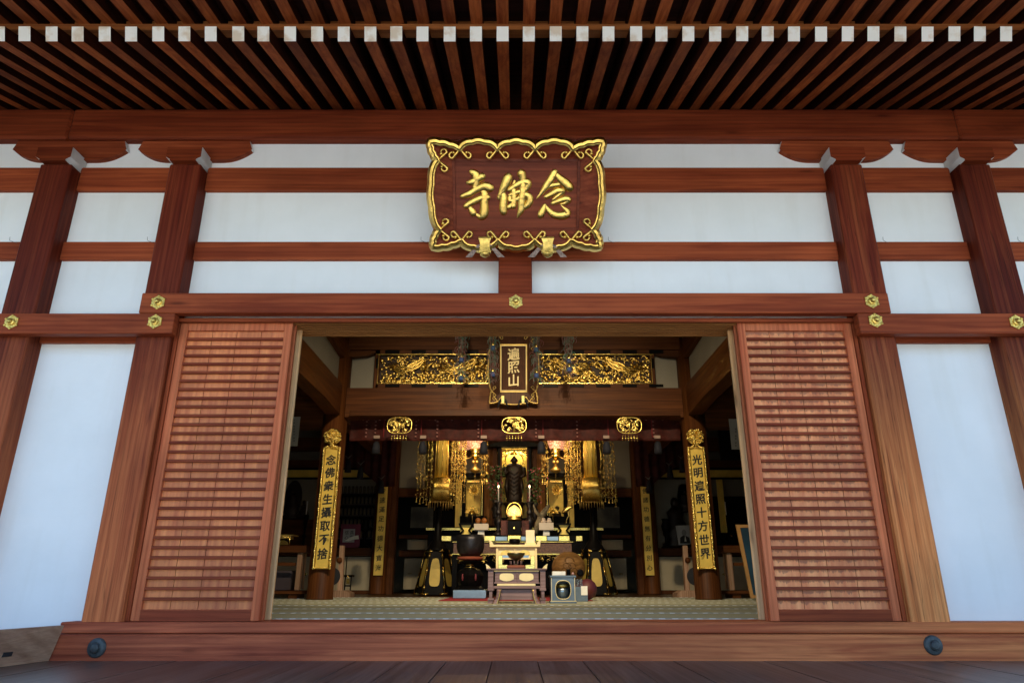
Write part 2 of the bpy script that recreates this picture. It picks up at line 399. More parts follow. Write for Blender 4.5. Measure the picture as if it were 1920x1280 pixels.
# ------------------------------------------------------------------ the hall: facade
hall = thing('temple_hall', 'timber and white plaster temple hall front with deep rafter eaves and open shuttered doorway', 'temple hall')
YP, YW = 4.98, 5.14           # faces of the posts and of the plaster
EX = 7.2
z_deck = DZ
PX = [-2.805, -3.905, 2.815, 3.905, -6.1, 6.1]
z_ptop = zz(307, YP)
YA = 5.05
zA0, zA1 = zz(259, YA), zz(203, YA)
zarm0, zarm1 = zz(300, 5.09), zA0 - .003
# plaster
w = MB(); zD0 = zz(587, 4.90); 
dl, dr = PX[0] - .05, PX[2] + .05
w.box(-EX, dl, YW, YW + .10, DZ + .1, zA1 - .02); w.box(dr, EX, YW, YW + .10, DZ + .1, zA1 - .02)
w.box(dl + .001, dr - .001, YW, YW + .10, zD0 + .02, zA1 - .021)
w.build('plaster_wall', 'plaster', hall)
for i, x in enumerate(PX):
    bx('post', 'post_right' if i in (2, 3, 5) else 'post', hall, x - .135, x + .135, YP, YW + .14, DZ + (.0 if i in (1, 3) else .0) + .185, z_ptop, .012)
# short centre post above the door
cpx = 0.0
bx('centre_post', 'dark_x', hall, cpx - .135, cpx + .135, YP + .02, YW + .10, zz(549, 4.93) + .002, z_ptop, .01)
# ties: rows B and C between posts
edges = [(-EX, PX[4] - .135), (PX[4] + .135, PX[1] - .135), (PX[1] + .135, PX[0] - .135), (PX[0] + .135, -.135), (.135, PX[2] - .135), (PX[2] + .135, PX[3] - .135), (PX[3] + .135, PX[5] - .135), (PX[5] + .135, EX)]
for (a, b) in edges:
    bx('tie_beam', 'beam_x', hall, a + .001, b - .001, 5.10, YW + .03, zz(357, 5.10), zz(314, 5.10), .005)
    t = bx('tie_beam', 'beam_x', hall, a + .001, b - .001, 5.10, YW + .03, zz(486, 5.10), zz(453, 5.10), .005)
# picture hooks on the middle tie
zc = zz(453, 5.10)
for px in (22, 107, 279, 1653, 1822, 1905, 790, 1140):
    h = MB(); x = xx(px, 453, 5.10); h.tube([(x + .05, 5.095, zc - .015), (x + .02, 5.08, zc - .01), (x, 5.075, zc + .0), (x, 5.07, zc + .028)], .0016, 5); h.build('wire_hook', 'iron', hall)
# long nageshi over the door, side nageshi
bx('head_beam', 'beam_x', hall, xx(263, 568, 4.90), xx(1668, 568, 4.90), 4.90, YP - .002, zD0 + .002, zz(549, 4.90), .005)
zS0, zS1 = zz(625, 4.90), zD0 - .001
xl, xr = xx(325, 606, 4.90), xx(1611, 606, 4.90)
for (a, b) in ((-EX, xl), (xr, EX)):
    bx('side_beam', 'beam_x', hall, a, b, 4.90, YP - .002, zS0, zS1, .005)
for (a, b) in ((PX[1] + .135, PX[0] - .135), (-EX, PX[1] - .135), (PX[2] + .135, PX[3] - .135), (PX[3] + .135, EX)):
    bx('side_lintel', 'beam_x', hall, a + .001, b - .001, 5.10, YW + .03, zz(642, 5.10), zz(615, 5.10), .004)
# door lintel with sliding tracks
zk = zz(603, 5.0)
il, ir = PX[0] + .136, PX[2] - .136
bx('door_lintel', 'beam_x', hall, il, ir, 5.0, 5.03, zk, zD0 - .001, .003)
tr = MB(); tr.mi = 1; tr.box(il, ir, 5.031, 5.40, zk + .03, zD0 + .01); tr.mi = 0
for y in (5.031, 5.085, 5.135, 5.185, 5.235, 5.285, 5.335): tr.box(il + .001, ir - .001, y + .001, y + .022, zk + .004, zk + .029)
tr.build('sliding_track', ['groove', 'shade_seam'], hall)  # recess above the strips coloured dark to paint in the groove shade
# sill
bx('threshold', 'sill', hall, xx(117, 1178, 5.0), EX, 4.965, 5.32, -.072, -.002, .006)
bx('sill_beam', 'sill', hall, -EX, EX, 4.90, 5.2, DZ - .10, -.075, .008)
# sliding shutters
def shutter(x0, x1, y, board, slats=True, label=None):
    d = bpy.data.objects.new('sliding_shutter', None); SC.collection.objects.link(d); d.parent = hall
    if label: d['label'] = label
    z0, z1 = .0, zk + .012; s = .062
    f = MB(); f.box(x0, x0 + s, y, y + .042, z0, z1, .004); f.box(x1 - s, x1, y, y + .042, z0, z1, .004)
    f.box(x0 + s + .001, x1 - s - .001, y + .004, y + .04, z0, z0 + .075, .003); f.box(x0 + s + .001, x1 - s - .001, y + .004, y + .04, z1 - .07, z1, .003)
    f.build('frame', 'stile', d)
    r = MB(); r.box(x0 + s + .001, x1 - s - .001, y + .003, y + .0038, z0 + .001, z0 + .072); r.build('bottom_rail', 'slat' if x0 < 0 else 'beam_x', d)
    b = MB(); a, c = x0 + s - .005, x1 - s + .005; n = 4
    for i in range(n):
        b.box(a + (c - a) * i / n + .0022, a + (c - a) * (i + 1) / n - .0022, y + .029, y + .036, z0 + .07, z1 - .06)
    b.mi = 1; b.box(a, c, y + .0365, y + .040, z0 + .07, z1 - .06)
    b.build('board_panel', [board, 'shade_seam'], d)
    sl = MB(); nn = 30; zb, zt = z0 + .075, z1 - .07
    for i in range(1, nn):
        zc = zb + (zt - zb) * i / nn + random.uniform(-.0012, .0012)
        sl.box(x0 + s + .001, x1 - s - .001, y + .0005, y + .0245, zc - .010, zc + .010, .002)
    sl.build('slats', 'slat', d)
    return d
sxl0, sxl1 = il + .03, xx(485, 1165, 5.04)
sxr0, sxr1 = xx(1446, 1165, 5.04), ir - .03
shutter(sxl0, sxl1, 5.04, 'board', label='left sliding shutter with clean orange boards')
shutter(sxr0, sxr1, 5.04, 'board_stained', label='right sliding shutter with dark water stains on its boards')
for sgn, xe in ((-1, sxl1), (1, sxr0)):
    d = MB(); a, b = (xe - .9, xe + .010) if sgn < 0 else (xe - .010, xe + .9); d.box(a, b, 5.092, 5.128, .0, zk + .01, .003)
    d.build('inner_shutter', 'stile', hall)
    d = MB(); a, b = (xe - .9, xe + .024) if sgn < 0 else (xe - .024, xe + .9); d.box(a, b, 5.20, 5.228, .0, zk + .01, .003)
    d.build('paper_screen_frame', 'jamb', hall)
# post footing strip beside shutters (jamb grooves)
for a, b in ((il, il + .028), (ir - .028, ir)):
    bx('door_jamb', 'beam_z', hall, a, b, 5.03, 5.3, 0, zk, .002)
# eave beam with scarf joints, underside strip
for a, b in ((-EX - 1, xx(131, 230, YA)), (xx(131, 230, YA) + .003, xx(1795, 230, YA)), (xx(1795, 230, YA) + .003, EX + 1)):
    bx('eave_beam', 'dark_x' if b < 0 or a > 0 else 'dark_x', hall, a, b, YA, 5.30, zA0, zA1, .02)
# bracket arms and bearing blocks
def bracket(x, small=False):
    r = bpy.data.objects.new('bracket_arm', None)
    hw = .50; zt = zarm1; zb = zarm0; zm = zt - (zt - zb) * .45
    pts = [(x - hw + .03, zt), (x - hw, zm)]
    for i in range(9):
        a = i / 8; pts.append((x - hw + .008 + .26 * a, zm - .004 - (zm - .004 - zb) * (1 - (1 - a) ** 2.2)))
    pts += [(2 * x - p, z) for p, z in pts[::-1]]
    b = MB(); b.prism(pts, 'y', 5.09, 5.139)
    b.bm.faces.ensure_lookup_table()
    for f in b.bm.faces:
        c = f.calc_center_median()
        if abs(c.x - x) > hw - .02 and c.z > zm - .002 and abs(f.normal.y) < .5: f.material_index = 1
    o = b.build('bracket_arm', ['beam_x', 'grey_paint'], hall)
    k = MB(); hw2, h0, h1 = .148, z_ptop + .001, zz(276, 4.93)
    zmid = zz(294, 4.93)
    prof = [(hw2 - .038, h0), (hw2 - .036, h0 + .012), (hw2 - .02, zmid - .012), (hw2, zmid), (hw2, h1)]
    y0, y1 = 4.93, 5.137
    A = [(x - p, z) for p, z in prof] + [(x + p, z) for p, z in prof[::-1]]
    k.prism(A, 'y', y0, y1)
    for f in k.bm.faces:
        n = f.normal if f.normal.length else (f.normal_update() or f.normal)
        f.normal_update()
        if abs(f.normal.x) > .3 and f.calc_center_median().z < h1: f.material_index = 1
    k.build('bearing_block', ['dark_x', 'grey_paint'], o)
for x in PX + [0.0]: bracket(x)
# hexagonal gold nail covers
def hexnail(x, z, y, r=.052):
    k = MB()
    pts = [(x + r * 1.1 * math.sin(i * PI / 3), z + r * 1.1 * math.cos(i * PI / 3)) for i in range(6)]
    k.prism(pts, 'y', y, y - .008)
    for i in range(6):
        a = i * PI / 3; k.ball((x + r * .98 * math.sin(a), y - .009, z + r * .98 * math.cos(a)), .011, 6, 4, 1, .5, 1)
        k.ball((x + r * .6 * math.sin(a + .5), y - .009, z + r * .6 * math.cos(a + .5)), .006, 6, 4)
    k.lathe((x, y - .008, z), [(.030, 0), (.028, -.010), (.020, -.014), (.018, -.026), (.012, -.034), (.003, -.036)], 16, 'y', smooth=False)
    o = k.build('nail_cover', 'brass', hall); return o
for px, py in ((297, 567), (967, 566), (1634, 565)): p = at(px, py, 4.90); hexnail(p.x, p.z, 4.90)
for px, py in ((291, 603), (22, 604), (1641, 601), (1905, 604)): p = at(px, py, 4.90); hexnail(p.x, p.z, 4.90)
for px, py in ((180, 1214), (1751, 1209)):
    p = at(px, py, 4.89); k = MB(); k.lathe((p.x, 4.902, p.z), [(.062, 0), (.061, -.008), (.054, -.016), (.036, -.022), (.034, -.020), (.030, -.024), (.028, -.036), (.020, -.042), (.002, -.044)], 28, 'y', smooth=False)
    k.build('round_nail_cover', 'iron', hall)
# rafters
zr0 = zA1 + .002; Yi = YA; Yo = 3.845; zo = zz(78, Yo)
sl = (zr0 - zo) / (Yi - Yo); RW, RH = .084, .110; SP = .1872
def zraf(y): return zr0 + sl * (y - Yi)
rf = MB(); hw = RW / 2
ct_ = RH * sl
v = [(-hw, Yo, zraf(Yo)), (hw, Yo, zraf(Yo)), (hw, 5.5, zraf(5.5)), (-hw, 5.5, zraf(5.5)), (-hw, Yo - ct_, zraf(Yo) + RH - ct_ * sl), (hw, Yo - ct_, zraf(Yo) + RH - ct_ * sl), (hw, 5.5, zraf(5.5) + RH), (-hw, 5.5, zraf(5.5) + RH)]
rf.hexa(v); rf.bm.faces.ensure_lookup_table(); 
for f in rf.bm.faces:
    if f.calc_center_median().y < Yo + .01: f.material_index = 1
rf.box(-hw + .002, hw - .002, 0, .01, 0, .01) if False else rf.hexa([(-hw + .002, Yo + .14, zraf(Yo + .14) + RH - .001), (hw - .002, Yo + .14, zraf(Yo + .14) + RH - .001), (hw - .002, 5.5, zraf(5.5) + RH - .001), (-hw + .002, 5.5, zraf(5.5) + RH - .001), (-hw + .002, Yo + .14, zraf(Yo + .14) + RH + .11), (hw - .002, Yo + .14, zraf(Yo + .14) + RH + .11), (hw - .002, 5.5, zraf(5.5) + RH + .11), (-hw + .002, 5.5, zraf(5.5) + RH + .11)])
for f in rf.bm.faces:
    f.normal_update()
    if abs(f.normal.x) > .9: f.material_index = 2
raf = rf.build('rafter', ['rafter', 'white_paint', 'shade_seam'], hall)
x00 = xx(942.5, 65, Yo) 
NR = 29
raf.location = (x00, 0, 0)
for i in range(-NR, NR + 1):
    if i: part_copy(raf, dx=i * SP + random.uniform(-.003, .003), dz=random.uniform(-.0015, .0015)).rotation_euler[2] = random.uniform(-.0015, .0015)
# batten on the rafter ends, filler, flying rafters
zk0 = zraf(Yo) + RH + .002
kb = MB(); kb.hexa([(-EX, Yo + .012, zk0 + .003), (EX, Yo + .012, zk0 + .003), (EX, Yo + .13, zk0 + sl * .118 + .003), (-EX, Yo + .13, zk0 + sl * .118 + .003),
                    (-EX, Yo + .012, zk0 + .055), (EX, Yo + .012, zk0 + .055), (EX, Yo + .13, zk0 + .055 + .02), (-EX, Yo + .13, zk0 + .055 + .02)])
kb.build('eave_batten', 'kioi', hall)
zf = zk0 + .057; sl2 = .17
ff = MB(); ya, yb = Yo + .11, 1.75
def zfl(y): return zf + sl2 * (y - (Yo + .012))
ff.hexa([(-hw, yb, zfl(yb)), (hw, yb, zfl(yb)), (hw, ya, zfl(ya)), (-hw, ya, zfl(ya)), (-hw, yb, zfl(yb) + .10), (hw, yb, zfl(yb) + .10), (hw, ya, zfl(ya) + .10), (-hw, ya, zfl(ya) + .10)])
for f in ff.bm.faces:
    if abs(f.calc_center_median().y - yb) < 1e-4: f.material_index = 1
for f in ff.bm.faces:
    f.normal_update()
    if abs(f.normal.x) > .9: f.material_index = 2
fly = ff.build('flying_rafter', ['rafter', 'white_paint', 'shade_seam'], hall); fly.location = (x00, 0, 0)
for i in range(-NR, NR + 1):
    if i: part_copy(fly, dx=i * SP + random.uniform(-.004, .004))
fb = MB(); fb.box(-EX, EX, ya + .002, ya + .02, zk0 + .08, zfl(ya) + .16); fb.build('rafter_filler', 'kioi', hall)
# boards above the rafters
rb = MB(); zr_ = lambda y: zraf(y) + RH + .113
b4 = [(-EX - .6, ya + .03, zr_(ya)), (EX + .6, ya + .03, zr_(ya)), (EX + .6, 5.6, zr_(5.6)), (-EX - .6, 5.6, zr_(5.6))]
rb.hexa(b4 + [(a, b, c + .03) for a, b, c in b4])
c4 = [(-EX - .6, yb - .05, zfl(yb) + .102), (EX + .6, yb - .05, zfl(yb) + .102), (EX + .6, ya, zfl(ya) + .102), (-EX - .6, ya, zfl(ya) + .102)]
rb.hexa(c4 + [(a, b, c + .03) for a, b, c in c4])
rb.build('roof_boards', 'soffit', hall)
ro = MB(); ro.hexa([(-9, 1.45, zfl(yb) + .14), (9, 1.45, zfl(yb) + .14), (9, 12, 8.5), (-9, 12, 8.5), (-9, 1.45, zfl(yb) + .34), (9, 1.45, zfl(yb) + .34), (9, 12, 8.8), (-9, 12, 8.8)])
ro.hexa([(-9, 20, 4.2), (9, 20, 4.2), (9, 12.01, 8.5), (-9, 12.01, 8.5), (-9, 20, 4.4), (9, 20, 4.4), (9, 12.01, 8.8), (-9, 12.01, 8.8)][0:8])
ro.build('tiled_roof', plain('grey_roof_tile', (.12, .12, .13), .6), hall)

# low board standing on the deck at the left
lb = MB()
a = at(117, 1172, 4.86); 
x1 = a.x; zt = a.z
bt = DZ + .002
P0 = [(x1 - .055, 4.88), (x1 - .095, 4.88), (x1 - .41, 3.3), (x1 - .37, 3.3)]
lb.hexa([(P0[3][0] + .0, P0[3][1], bt), (P0[0][0] , P0[0][1], bt), (P0[1][0] , P0[1][1], bt), (P0[2][0], P0[2][1], bt),
         (P0[3][0], P0[3][1], zt + .0), (P0[0][0] + .055, P0[0][1], zt), (P0[1][0] + .05, P0[1][1], zt), (P0[2][0], P0[2][1], zt)])
tb = thing('barrier_board', 'low greyish brown plank with a slot, standing on the veranda at the far left', 'barrier board')
lb.build('plank', 'grey_board', tb)
def on_board(y, z, off):      # a point on the right face of the plank
    f = (4.88 - y) / (4.88 - 3.3); return (P0[0][0] + (P0[3][0] - P0[0][0]) * f + .055 * (1 - f) * (z - bt) / (zt - bt) + off, y, z)
yb_ = min([3.4 + i * .01 for i in range(145)], key=lambda y: abs(on_board(y, at(13, 1226, y).z, 0)[0] - at(13, 1226, y).x)); zs_ = at(13, 1226, yb_).z
k = MB()
k.hexa([on_board(yb_ - .03, zs_ - .013, -.02), on_board(yb_ + .03, zs_ - .013, -.02), on_board(yb_ + .03, zs_ - .013, .010), on_board(yb_ - .03, zs_ - .013, .010), on_board(yb_ - .03, zs_ + .013, -.02), on_board(yb_ + .03, zs_ + .013, -.02), on_board(yb_ + .03, zs_ + .013, .010), on_board(yb_ - .03, zs_ + .013, .010)])
k.build('slot', 'ink', tb)

# ------------------------------------------------------------------ placing helpers for things built in world coordinates
def T(name, label, cat, x, y, z, group=None): return thing(name, label, cat, (x, y, z), 0, group)
def P(b, name, m, t, lab=None):
    """part of thing t (an Empty); b was filled in world coordinates"""
    o = b.build(name, m, t, at_=tuple(-Vector(t.location)))
    if lab: o['label'] = lab
    return o
def S(b, name, m, part): return b.build(name, m, part)      # a sub-part: the part already carries the shift
def one(b, name, m, label, cat, group=None):
    o = b.build(name, m); tag(o, label, cat, group)
    co = [v.co for v in o.data.vertices]; c = Vector(((min(v.x for v in co) + max(v.x for v in co)) / 2, (min(v.y for v in co) + max(v.y for v in co)) / 2, min(v.z for v in co)))
    o.data.transform(Matrix.Translation(-c)); o.location = c; return o
def pbox(b, px0, px1, py0, py1, Y0, Y1, bev=.004):
    """box whose front face fills the pixel rectangle at depth Y0"""
    pc = (px0 + px1) / 2; pm = (py0 + py1) / 2
    b.box(xx(px0, pm, Y0), xx(px1, pm, Y0), Y0, Y1, zz(py1, Y0), zz(py0, Y0), bev)

# materials for the inside
M['gold_carved'] = gold('antique_carved_gold', (.80, .57, .15), .25, .45, 60)
M['cream'] = plain('cream_paper', (.40, .34, .23), .8, var=.05)
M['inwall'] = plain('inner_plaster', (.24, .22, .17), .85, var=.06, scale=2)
M['redcloth'] = plain('dark_red_brocade', (.09, .012, .006), .7, var=.3, scale=14, bmp=.2)
M['redcloth2'] = plain('deep_red_cloth', (.07, .012, .010), .8, var=.3, scale=9)
M['carpet'] = plain('red_carpet', (.28, .012, .02), .95)
M['indigo'] = plain('indigo_tassel', (.006, .007, .014), .8)
M['silver'] = plain('silvered_metal', (.22, .27, .30), .28, .8, var=.2, scale=5)
M['greybox'] = plain('grey_blue_lacquer', (.10, .14, .18), .35, .0, var=.12, scale=14, spec=.6)
M['white'] = plain('white_paper', (.80, .78, .70), .7)
M['ivory'] = plain('ivory_lacquer', (.85, .70, .34), .35, .0, var=.06)
M['plumwood'] = wood('plum_brown_timber', (.20, .125, .12), (.34, .225, .215), 'x', rough=.4)
M['bronze'] = plain('dark_bronze', (.10, .085, .045), .3, .9, var=.25)
M['blackbronze'] = plain('black_bronze', (.035, .032, .035), .38, .7, var=.3, scale=14, bmp=.25, bscale=40)
M['mokugyo'] = wood('carved_camphor', (.12, .06, .018), (.24, .12, .04), 'x', rough=.45)
M['statue'] = plain('old_dark_wood_gilt', (.018, .008, .004), .5, .1, var=.4, scale=12)
M['drum'] = plain('black_gong', (.02, .02, .022), .4)
M['palewood'] = wood('pale_stand_timber', (.30, .17, .10), (.46, .29, .19), 'z', rough=.5)
M['teal'] = plain('blackboard_green', (.012, .045, .075), .45, var=.25, scale=3)
M['leaf'] = plain('dark_leaf', (.035, .07, .02), .6, var=.4, scale=30)
M['pink'] = plain('pink_petal', (.45, .10, .14), .7, var=.3, scale=30)
M['orange'] = plain('orange_fruit', (.30, .10, .015), .45)
M['purplecloth'] = plain('purple_red_silk', (.07, .012, .03), .6, var=.5, scale=6, c2=(.10, .014, .010))
M['magenta'] = plain('magenta_card', (.16, .02, .05), .6)
M['greyphoto'] = plain('grey_photo_paper', (.40, .41, .40), .5)
M['flame'] = glow('candle_flame', (1, .6, .3), (1, .55, .25), 6)
M['candle'] = plain('white_candle', (.75, .72, .72), .5)
def cellglow(name, c, e, s, scale, dark):
    m, t, b = mat(name)
    v = N(t, 'TexVoronoi', feature='DISTANCE_TO_EDGE', i_Scale=float(scale)); t.links.new(coords(t), v.inputs[0])
    r = ramp(t, [(.05, 0.0), (.14, 1.0)], v.outputs[0])
    t.links.new(mixc(t, r, dark, c), b.inputs['Base Color'])
    t.links.new(mixc(t, r, tuple(q * .12 for q in e), e), b.inputs['Emission Color']); b.inputs['Emission Strength'].default_value = s
    b.inputs['Roughness'].default_value = .5
    return m
M['lantern'] = cellglow('lit_pink_lantern_silk', (.7, .4, .3), (1, .42, .22), .30, 24, (.3, .1, .05))
M['goldlamp'] = cellglow('lit_gold_openwork', (.8, .6, .2), (1, .60, .18), .55, 38, (.5, .3, .08))
def hvec(c): return Vector(c)

# ------------------------------------------------------------------ the hall: inside structure (parts of the hall)
YC, YC2, YB = 10.8, 15.0, 16.6
CXL, CXR = xx(610, 1000, YC), xx(1318, 1000, YC)
C2L, C2R = xx(711, 1050, YC2), xx(1220, 1050, YC2)
for x, y, r in ((CXL, YC, .19), (CXR, YC, .19), (C2L, YC2, .17), (C2R, YC2, .17)):
    k = MB(); k.lathe((x, y, 0), [(r + .005, 0), (r + .005, .02), (r, .03), (r, 4.4)], 40, 'z')
    k.build('round_column', 'in_z', hall)
# shell: side walls, back wall, ceiling (dark)
sh = MB()
sh.box(-6.62, -6.5, 5.3, 18.5, -.1, 5.0); sh.box(6.5, 6.62, 5.3, 18.5, -.1, 5.0); sh.box(-6.5, 6.5, 18.5, 18.62, -.1, 5.0)
sh.build('inner_wall', 'inwall', hall)
ce = MB(); ce.box(-7.3, 7.3, 5.25, 18.6, 4.75, 4.8)
for i in range(27): ce.box(-6.5, 6.5, 5.5 + i * .48, 5.56 + i * .48, 4.69, 4.749)
ce.build('ceiling', 'soffit', hall)
# great cross beam with gently curved underside, transom zone above
def cross_beam(Yf, py0, py1, x0, x1, depth, name='cross_beam', rise=.05):
    b = MB(); z0, z1 = zz(py1, Yf), zz(py0, Yf); pts = [(x0, z1), (x1, z1)]
    n = 14
    for i in range(n + 1):
        t = i / n; e = min(1, min(t, 1 - t) * 8); pts.append((x1 + (x0 - x1) * t, z0 - rise * (1 - e)))
    b.prism(pts, 'y', Yf, Yf + depth); o = b.build(name, 'in_x', hall); return o
cross_beam(10.66, 727, 776, CXL + .18, CXR - .18, .28)
cb2 = MB(); pbox(cb2, 655, 1275, 768, 779, 10.62, 10.9); cb2.build('beam_moulding', 'in_x', hall)
ub = MB(); pbox(ub, 650, 1280, 590, 655, 10.68, 10.95); ub.build('upper_beam', 'in_x', hall)
# small plaster fields beside the transom, under bracket arms
for s, a, b_ in ((-1, 656, 702), (1, 1227, 1276)):
    k = MB(); pbox(k, a, b_, 655, 727, 10.84, 10.9, 0); k.build('small_plaster_field', 'inwall', hall)
    k = MB(); pbox(k, (702 if s < 0 else 1220), (711 if s < 0 else 1228), 655, 727, 10.70, 10.83); k.build('transom_post', 'in_z', hall)
    cx = CXL if s < 0 else CXR
    k = MB(); zt = zz(657, 10.7); 
    d = -s
    pts = [(cx, zt), (cx + d * .62, zt), (cx + d * .60, zt - .03), (cx + d * .45, zt - .085), (cx + d * .25, zt - .105), (cx, zt - .105)]
    k.prism(pts, 'y', 10.7, 10.835); k.build('inner_bracket_arm', 'in_x', hall)
    # rainbow beams running back from the facade posts to the columns
    for z0, z1 in ((2.80, 3.25), (3.75, 4.15)):
        k = MB(); n = 12; xx0 = cx - .12; rows = []
        pts = [(5.3, z1), (10.62, z1)]
        for i in range(n + 1):
            t = i / n; e = min(1, min(t, 1 - t) * 6); pts.append((10.62 + (5.3 - 10.62) * t, z0 - .05 * (1 - e)))
        k.prism([(y, z) for y, z in pts], 'x', cx - .11, cx + .11); k.build('side_beam_inner', 'in_y', hall)
    k = MB(); k.box(cx - .03, cx + .03, 5.3, 10.6, 3.252, 3.748); k.build('upper_side_wall', 'inwall', hall)
    # beam between column and outer wall (aisle)
    xo = -6.5 if s < 0 else 6.5
    k = MB(); k.box(cx + s * .17, xo, 10.7, 10.95, zz(800, 10.7), zz(716, 10.7)); k.build('aisle_beam', 'in_x', hall)
    k = MB(); k.box(cx + s * .17, xo, 10.74, 10.9, zz(716, 10.7) + .3, zz(716, 10.7) + .55); k.build('aisle_beam', 'in_x', hall)
    k = MB(); k.box(cx + s * .16, xo, 10.80, 10.86, zz(716, 10.7) + .001, 4.7); k.build('aisle_plaster', 'inwall', hall)
    # beams linking first and second column
    k = MB(); k.box(cx - .1, cx + .1, YC + .2, YC2 - .15, 2.75, 3.15); k.build('link_beam', 'in_y', hall)
    # aisle back wall at Y = 15.6 : black and gold lintel, plaster, shelf altar, cupboard doors
    xa, xb = (xo, (C2L if s < 0 else C2R) - 0) 
    k = MB(); k.box(xa, xb, 15.9, 15.98, 0, 4.7); k.build('aisle_back_wall', 'inwall', hall)
    k = MB(); k.box(xa, xb, 15.2, 15.35, zz(880, 15.2) + .001, zz(862, 15.2)); k.build('aisle_lintel', 'in_x', hall)
    k = MB(); k.box(xa, xb, 15.22, 15.33, 3.0, 3.3); k.build('aisle_lintel', 'in_x', hall)
    k = MB(); k.box(xa, xb, 15.24, 15.30, zz(895, 15.24), zz(880, 15.24)); k.build('gilt_lintel', 'gold_flat', hall)
    k = MB(); k.box(xa, xb, 15.19, 15.22, zz(898, 15.2), zz(894.5, 15.2)); k.box(xa, xb, 15.18, 15.21, zz(880.5, 15.2), zz(876.5, 15.2)); k.build('black_rail', 'black', hall)
    # shelf and cupboards
    k = MB(); k.box(xa, xb, 15.15, 15.9, zz(1041, 15.15), zz(1027, 15.15)); k.build('altar_shelf', 'in_x', hall)
    k = MB(); k.box(xa, xb, 15.2, 15.85, 0.0, .07); k.build('cupboard_base', 'in_x', hall)
    n = 5; L = xb - xa
    for i in range(n):
        k = MB(); a0, a1 = xa + L * i / n, xa + L * (i + 1) / n; a0, a1 = sorted((a0, a1))
        k.box(a0 + .012, a1 - .012, 15.22, 15.26, .075, zz(1043, 15.2)); dd = k.build('cupboard_door', 'cream', hall)
        k = MB(); xk = a1 - .12 if s < 0 else a0 + .12
        k.lathe((xk, 15.219, zz(1076, 15.2)), [(.03, 0), (.028, -.006), (.018, -.008), (.016, -.003), (.001, -.003)], 14, 'y')
        for q in (-1, 1): k.box(xk + q * .045 - .008, xk + q * .045 + .008, 15.212, 15.219, zz(1076, 15.2) - .012, zz(1076, 15.2) + .012, .003)
        S(k, 'ring_pull', 'gold', dd)
    k = MB(); k.box(xa, xb, 15.265, 15.9, .07, zz(1043, 15.2)); k.build('cupboard_body', 'black', hall)
# inner sanctuary rear wall: posts, plaster, lintel, dark recess with shelves
for s in (-1, 1):
    def X(a): return a if s < 0 else 1932 - a
    def pb(n, m, a, b_, c, d, y0, y1):
        k = MB(); pbox(k, *sorted((X(a), X(b_))), c, d, y0, y1, .003); return k.build(n, m, hall)
    pb('sanctuary_post', 'in_z', 733, 746, 700, 1114, 15.1, 15.3)
    pb('sanctuary_post', 'in_z', 723, 732, 700, 1114, 15.4, 15.6)
    pb('rear_plaster', 'inwall', 745, 800, 740, 914, 16.0, 16.05)
    pb('rear_lintel', 'in_x', 745, 860, 915, 931, 15.9, 16.05)
    pb('recess_back', 'black', 745, 860, 932, 1010, 16.6, 16.65)
    pb('recess_picture', plain('dim_ink_painting', (.10, .10, .075), .6, c2=(.03, .03, .028), scale=3), 770, 812, 950, 989, 16.5, 16.52)
    pb('recess_drawer', 'cream', 764, 812, 1011, 1030, 16.1, 16.2)
    pb('recess_rail', 'in_x', 748, 860, 1002, 1009, 16.0, 16.3)
    pb('recess_rail', 'in_x', 748, 860, 1031, 1043, 16.0, 16.3)
    o = pb('recess_door', 'cream', 757, 800, 1046, 1104, 16.05, 16.1)
    k = MB(); xk = xx(X(768), 1075, 16.04)
    for q in (-1, 0, 1): k.ball((xk + q * .03, 16.04, zz(1075, 16.04)), .014, 6, 4)
    S(k, 'ring_pull', 'gold', o)
pbk = MB(); pbox(pbk, 800, 1130, 740, 1114, 17.2, 17.3, 0); pbk.build('sanctuary_back_wall', 'in_z', hall)

# carved transom
tr_ = bpy.data.objects.new('carved_transom', None); SC.collection.objects.link(tr_); tr_.parent = hall; tr_['label'] = 'gilded transom carved with flying figures and clouds'
yT = 10.70
k = MB(); pbox(k, 704, 1227, 655, 664, yT, yT + .1); pbox(k, 704, 1227, 719, 727, yT, yT + .1); k.build('transom_frame', 'in_x', tr_)
k = MB(); pbox(k, 706, 1225, 663.2, 664.6, yT - .012, yT); pbox(k, 706, 1225, 717.6, 719, yT - .012, yT); pbox(k, 708, 709.6, 664.7, 717.5, yT - .012, yT); pbox(k, 1221, 1222.6, 664.7, 717.5, yT - .012, yT); k.build('gilt_line', 'gold', tr_)
k = MB()
for i in range(11):
    c = 722 + i * 49.5
    if not 915 < c < 1010:
        pbox(k, c, c + 27, 656, 662.5, yT - .01, yT); pbox(k, c, c + 27, 720, 725.5, yT - .01, yT)
pbox(k, 704.5, 709, 671, 690, yT - .01, yT); pbox(k, 1222, 1226.5, 671, 690, yT - .01, yT)
k.build('lacquer_band', 'black', tr_)
k = MB(); pbox(k, 710, 1222, 664, 719, yT + .07, yT + .1, 0); k.build('transom_ground', plain('dark_gilt_ground', (.03, .015, .006), .6, .2), tr_)
rnd = random.Random(3)
rel = MB()
za, zb = zz(718, yT), zz(665, yT); Hh = zb - za
